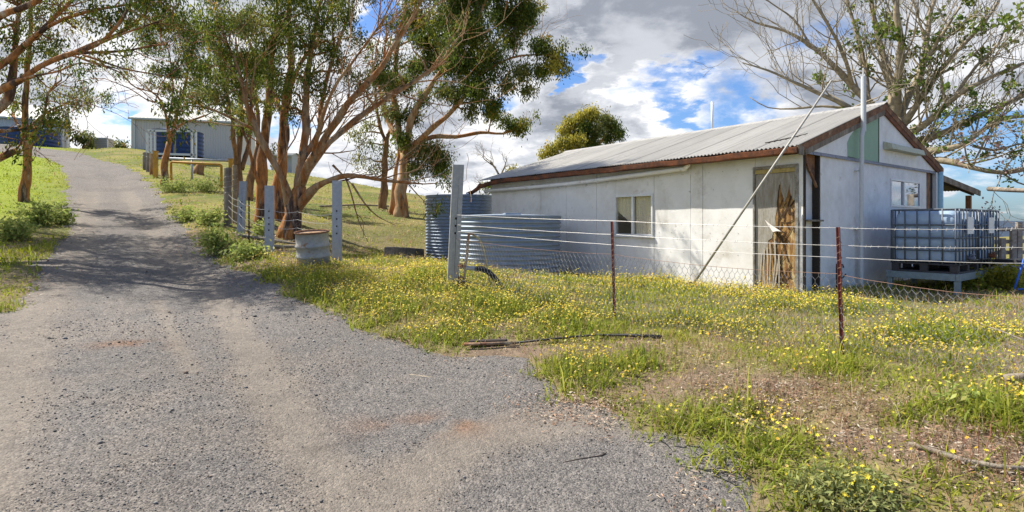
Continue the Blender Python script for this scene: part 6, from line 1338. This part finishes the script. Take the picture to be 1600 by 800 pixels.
# the big coral tree behind the gable
def coral(tw, lb, lv, A, AR):
    n = 0; ends = []
    idx = [i for i in range(len(A)) if AR[i] < 0.17]
    for _ in range(190):
        i = random.choice(idx); T = A[min(i+1, len(A)-1)]-A[i]
        if np.linalg.norm(T) > 1.5: continue
        T = T/(np.linalg.norm(T)+1e-6); s = rnd3(1); s[1] *= 0.8
        grow(tw, A[i], T*0.8+s*0.6+np.array([0, 0, 0.35]), random.uniform(0.8, 1.9), min(0.035, max(0.016, AR[i]*0.4)), 2, 0.55, 0.35, ends, 3, 5, 0.007)
    random.shuffle(ends)
    core = np.array(W(1420, 120, 18.5)); low = np.array(W(1540, 255, 17.0))
    for p, d in ends:
        dc = np.linalg.norm((p-core)*np.array([1, 0.5, 0.8])); dl = np.linalg.norm((p-low)*np.array([0.8, 0.5, 1.3])); r = random.random()
        if dl < 2.4 and r < 0.62: lv.clump(p, 0.16, 3, 8, 0.10, 'pink' if random.random() < 0.55 else 'coral', 0.3, 1, 0.09, 0.55)
        elif dc < 2.6 and r < 0.08: lv.clump(p, 0.14, 3, 9, 0.13, 'coral', 0.5, 1, 0.09, 0.7)
        elif p[0] > core[0]+2.0 and p[2] < core[2]+0.4 and r < 0.08: lv.clump(p, 0.14, 2, 8, 0.12, 'coral', 0.5, 1, 0.09, 0.7)
    for _ in range(40):
        i = random.choice(idx); q = A[i]
        if np.linalg.norm((q-core)*np.array([0.7, 0.4, 0.6])) < 2.2: lv.clump(q+rnd3(0.12), 0.14, 3, 9, 0.13, 'coral', 0.5, 1, 0.08, 0.7)
tree('coral_tree', 'huge half bare coral tree with grey green boughs spreading behind the shed gable', 'tree', 18.5,
  [[(1400, 395, 0, 30), (1400, 300, 0, 26), (1398, 225, 0, 24), (1398, 185, 0, 20)],
   [(1398, 195, 0, 11), (1392, 140, 0.3, 9.5), (1378, 80, 0.6, 7.5), (1366, 30, 0.8, 6), (1356, -30, 1, 4)],
   [(1398, 190, 0, 12), (1402, 130, -0.4, 10), (1408, 70, -0.8, 8), (1400, 10, -1, 6), (1405, -50, -1.2, 4)],
   [(1392, 210, 0, 11), (1358, 160, 0.5, 9.5), (1332, 135, 0.8, 8), (1300, 100, 1, 6.5), (1266, 70, 1.2, 5), (1225, 48, 1.3, 3.5), (1180, 35, 1.3, 2.2), (1150, 18, 1.3, 1.2)],
   [(1332, 135, 0.8, 5.5), (1318, 85, 0.4, 4.8), (1295, 40, 0.1, 4), (1270, 0, 0, 3), (1250, -40, 0, 2)],
   [(1385, 210, 0, 8), (1330, 170, -0.4, 6.5), (1285, 148, -0.7, 5), (1240, 128, -0.9, 3.6), (1200, 110, -1, 2.4), (1160, 98, -1, 1.4)],
   [(1330, 170, -0.4, 4), (1285, 166, -0.2, 3.2), (1240, 170, 0, 2.3), (1200, 168, 0.1, 1.6), (1172, 152, 0.2, 1)],
   [(1358, 160, 0.5, 5.5), (1350, 100, 0.8, 5), (1335, 40, 1, 4), (1318, -15, 1.2, 3)], [(1266, 70, 1.2, 3), (1240, 30, 1.4, 2.4), (1205, 5, 1.5, 1.6), (1175, -18, 1.5, 1)],
   [(1400, 195, 0, 9), (1425, 140, 0.5, 8), (1446, 85, 0.8, 6.5), (1452, 30, 1, 5), (1470, -30, 1.2, 3.4)],
   [(1404, 205, 0, 9), (1432, 165, -0.6, 7.5), (1462, 120, -1, 6), (1500, 75, -1.4, 4.8), (1535, 40, -1.7, 3.4), (1560, 0, -1.8, 2.2)],
   [(1432, 165, -0.6, 5.5), (1440, 110, -1.2, 5), (1468, 60, -1.6, 4), (1500, 10, -2, 2.8)],
   [(1408, 215, 0, 10), (1450, 190, -1, 8), (1490, 152, -1.6, 6.5), (1530, 130, -2, 5.4), (1575, 108, -2.2, 4.2), (1620, 92, -2.3, 3)],
   [(1490, 152, -1.6, 4), (1528, 100, -1.8, 3.4), (1558, 72, -2, 2.4), (1572, 40, -2, 1.6)],
   [(1410, 225, 0, 10), (1455, 215, -0.5, 8.5), (1500, 195, -1, 7), (1550, 172, -1.4, 5.5), (1610, 142, -1.6, 4)],
   [(1412, 240, 0, 10), (1460, 235, -1.2, 8.5), (1505, 225, -1.8, 6.5), (1560, 188, -2.2, 5), (1620, 180, -2.4, 3.6)],
   [(1412, 255, 0, 10), (1470, 250, -1.3, 8), (1520, 262, -2, 6.5), (1565, 270, -2.4, 5.2), (1620, 262, -2.6, 4)],
   [(1520, 228, -1.8, 3.4), (1555, 235, -2, 3), (1590, 225, -2.2, 2.4), (1620, 228, -2.3, 1.8)], [(1565, 270, -2.4, 2.6), (1590, 285, -2.6, 2), (1615, 292, -2.6, 1.6)]],
  [], M_bark_grey, None, extra=coral, seed=21, thick=0.62, wob=0.15)

# ------------------------------------------------------------------ weeds and small shrubs one can tell apart
def weed(name, label, px, py, h_px, w_px, pal, n=16, leaf=0.09, group=None, wid=0.4, droop=0.1, per=14, cat='weed'):
    f = at(px, py); Y = f.y; H = h_px/F*Y*(0.72 if cat == 'weed' else 1); R = w_px/2/F*Y; o = thing(name, label, cat, f, 0, group); st = MB(); lv = Leaves()
    for k in range(n):
        a = random.uniform(0, 2*PI); rr = R*random.random()**0.6; t = np.array([f.x+rr*math.cos(a), f.y+rr*math.sin(a)*0.8, f.z+H*random.uniform(0.55, 1.0)*(1-0.35*(rr/max(R, 1e-3))**2)])
        b0 = np.array([f.x, f.y, f.z-0.02])+np.array([random.gauss(0, R*0.25), random.gauss(0, R*0.25), 0]); P = twig(st, b0, t, 0.010 if H > 0.5 else 0.005, 0.003, -0.1, 5, 4, 0.06)
        for q in P[1:]: lv.clump(q, leaf*0.8, 2, per*0.32, leaf*1.1, pal, droop, 1, leaf*1.0, wid)
    st.build('stems', mat('weed_stem', (0.16, 0.17, 0.06), 0.8) if 'M_stem' not in globals() else M_stem, o, origin=f); lv.build('foliage', o, f); return o
M_stem = mat('weed_stem', (0.17, 0.17, 0.06), 0.8, var=0.2)
GW2 = 'tall green weeds on the verges'
random.seed(5)
for px, py, hp, wp, lab in ((62, 352, 46, 66, 'broad leafy weed clump below the slender gum on the left verge'), (18, 375, 40, 70, 'pale leafy weed clump at the left edge of the picture'), (95, 350, 34, 44, 'small leafy weed clump at the track edge left of the wheel ruts'), (340, 398, 66, 66, 'tall pale weed clump left of the leaning channel post'), (330, 352, 34, 50, 'dark leafy weed beside the track below the orange hoop rail'),
         (290, 345, 26, 44, 'low dark weed where the track narrows, right side'), (275, 300, 26, 60, 'weed thicket at the foot of the small forked gum'), (385, 405, 26, 60, 'low weed clump in front of the leaning channel post'), (320, 300, 30, 60, 'dark weed under the orange hoop rail'), (405, 370, 26, 30, 'spindly weed between the leaning and the four hole channel posts')):
    weed('verge_weed', lab, px, py, hp, wp, 'weed', max(10, int(wp*0.45)), 0.10 if py < 380 else 0.085, GW2)
weed('yellow_bush', 'yellow green bush growing behind the bulk tank stand', 1560, 452, 36, 80, 'yellow', 40, 0.07, None, 0.5, cat='bush')
weed('yellow_bush', 'yellow green bush peeping under the middle of the tank stand', 1515, 452, 24, 60, 'yellow', 26, 0.07, None, 0.5, cat='bush')
weed('thistle', 'upright dark leafed thistle in the dry grass at lower right', 1507, 640, 44, 36, 'weed', 8, 0.05, None, 0.35, 0.2, 8)
CUSH = weed('daisy_bush', 'grey green daisy cushion at the bottom edge, lower right', 1330, 790, 40, 190, 'cushion', 130, 0.034, None, 0.35, 0.0, 10, cat='daisy bush')

def blooms():
    f = CUSH.location; b = MB(); fo = [c for c in CUSH.children if c.name.startswith('foliage')][0]
    vs = fo.data.vertices; n = len(vs)
    for _ in range(85):
        v = vs[random.randrange(n)].co; c = Vector((v.x, v.y, v.z+0.02)); r = random.uniform(0.010, 0.019); nr = Vector((random.gauss(-.3, .4), random.gauss(-.3, .4), 1)).normalized()
        e1 = nr.cross(Vector((0, 1, .1))).normalized(); e2 = nr.cross(e1); k = 14
        ring = [c+(e1*math.cos(2*PI*j/k)+e2*math.sin(2*PI*j/k))*r*(1 if j % 2 else 0.6)+nr*r*0.25 for j in range(k)]
        b.add([c]+ring, [(0, 1+j, 1+(j+1) % k) for j in range(k)])
    o = b.build('blooms', mat('bloom_yellow', (0.66, 0.54, 0.05), 0.7, var=0.2, transl=0.25), CUSH); o['kind'] = 'stuff'
blooms()
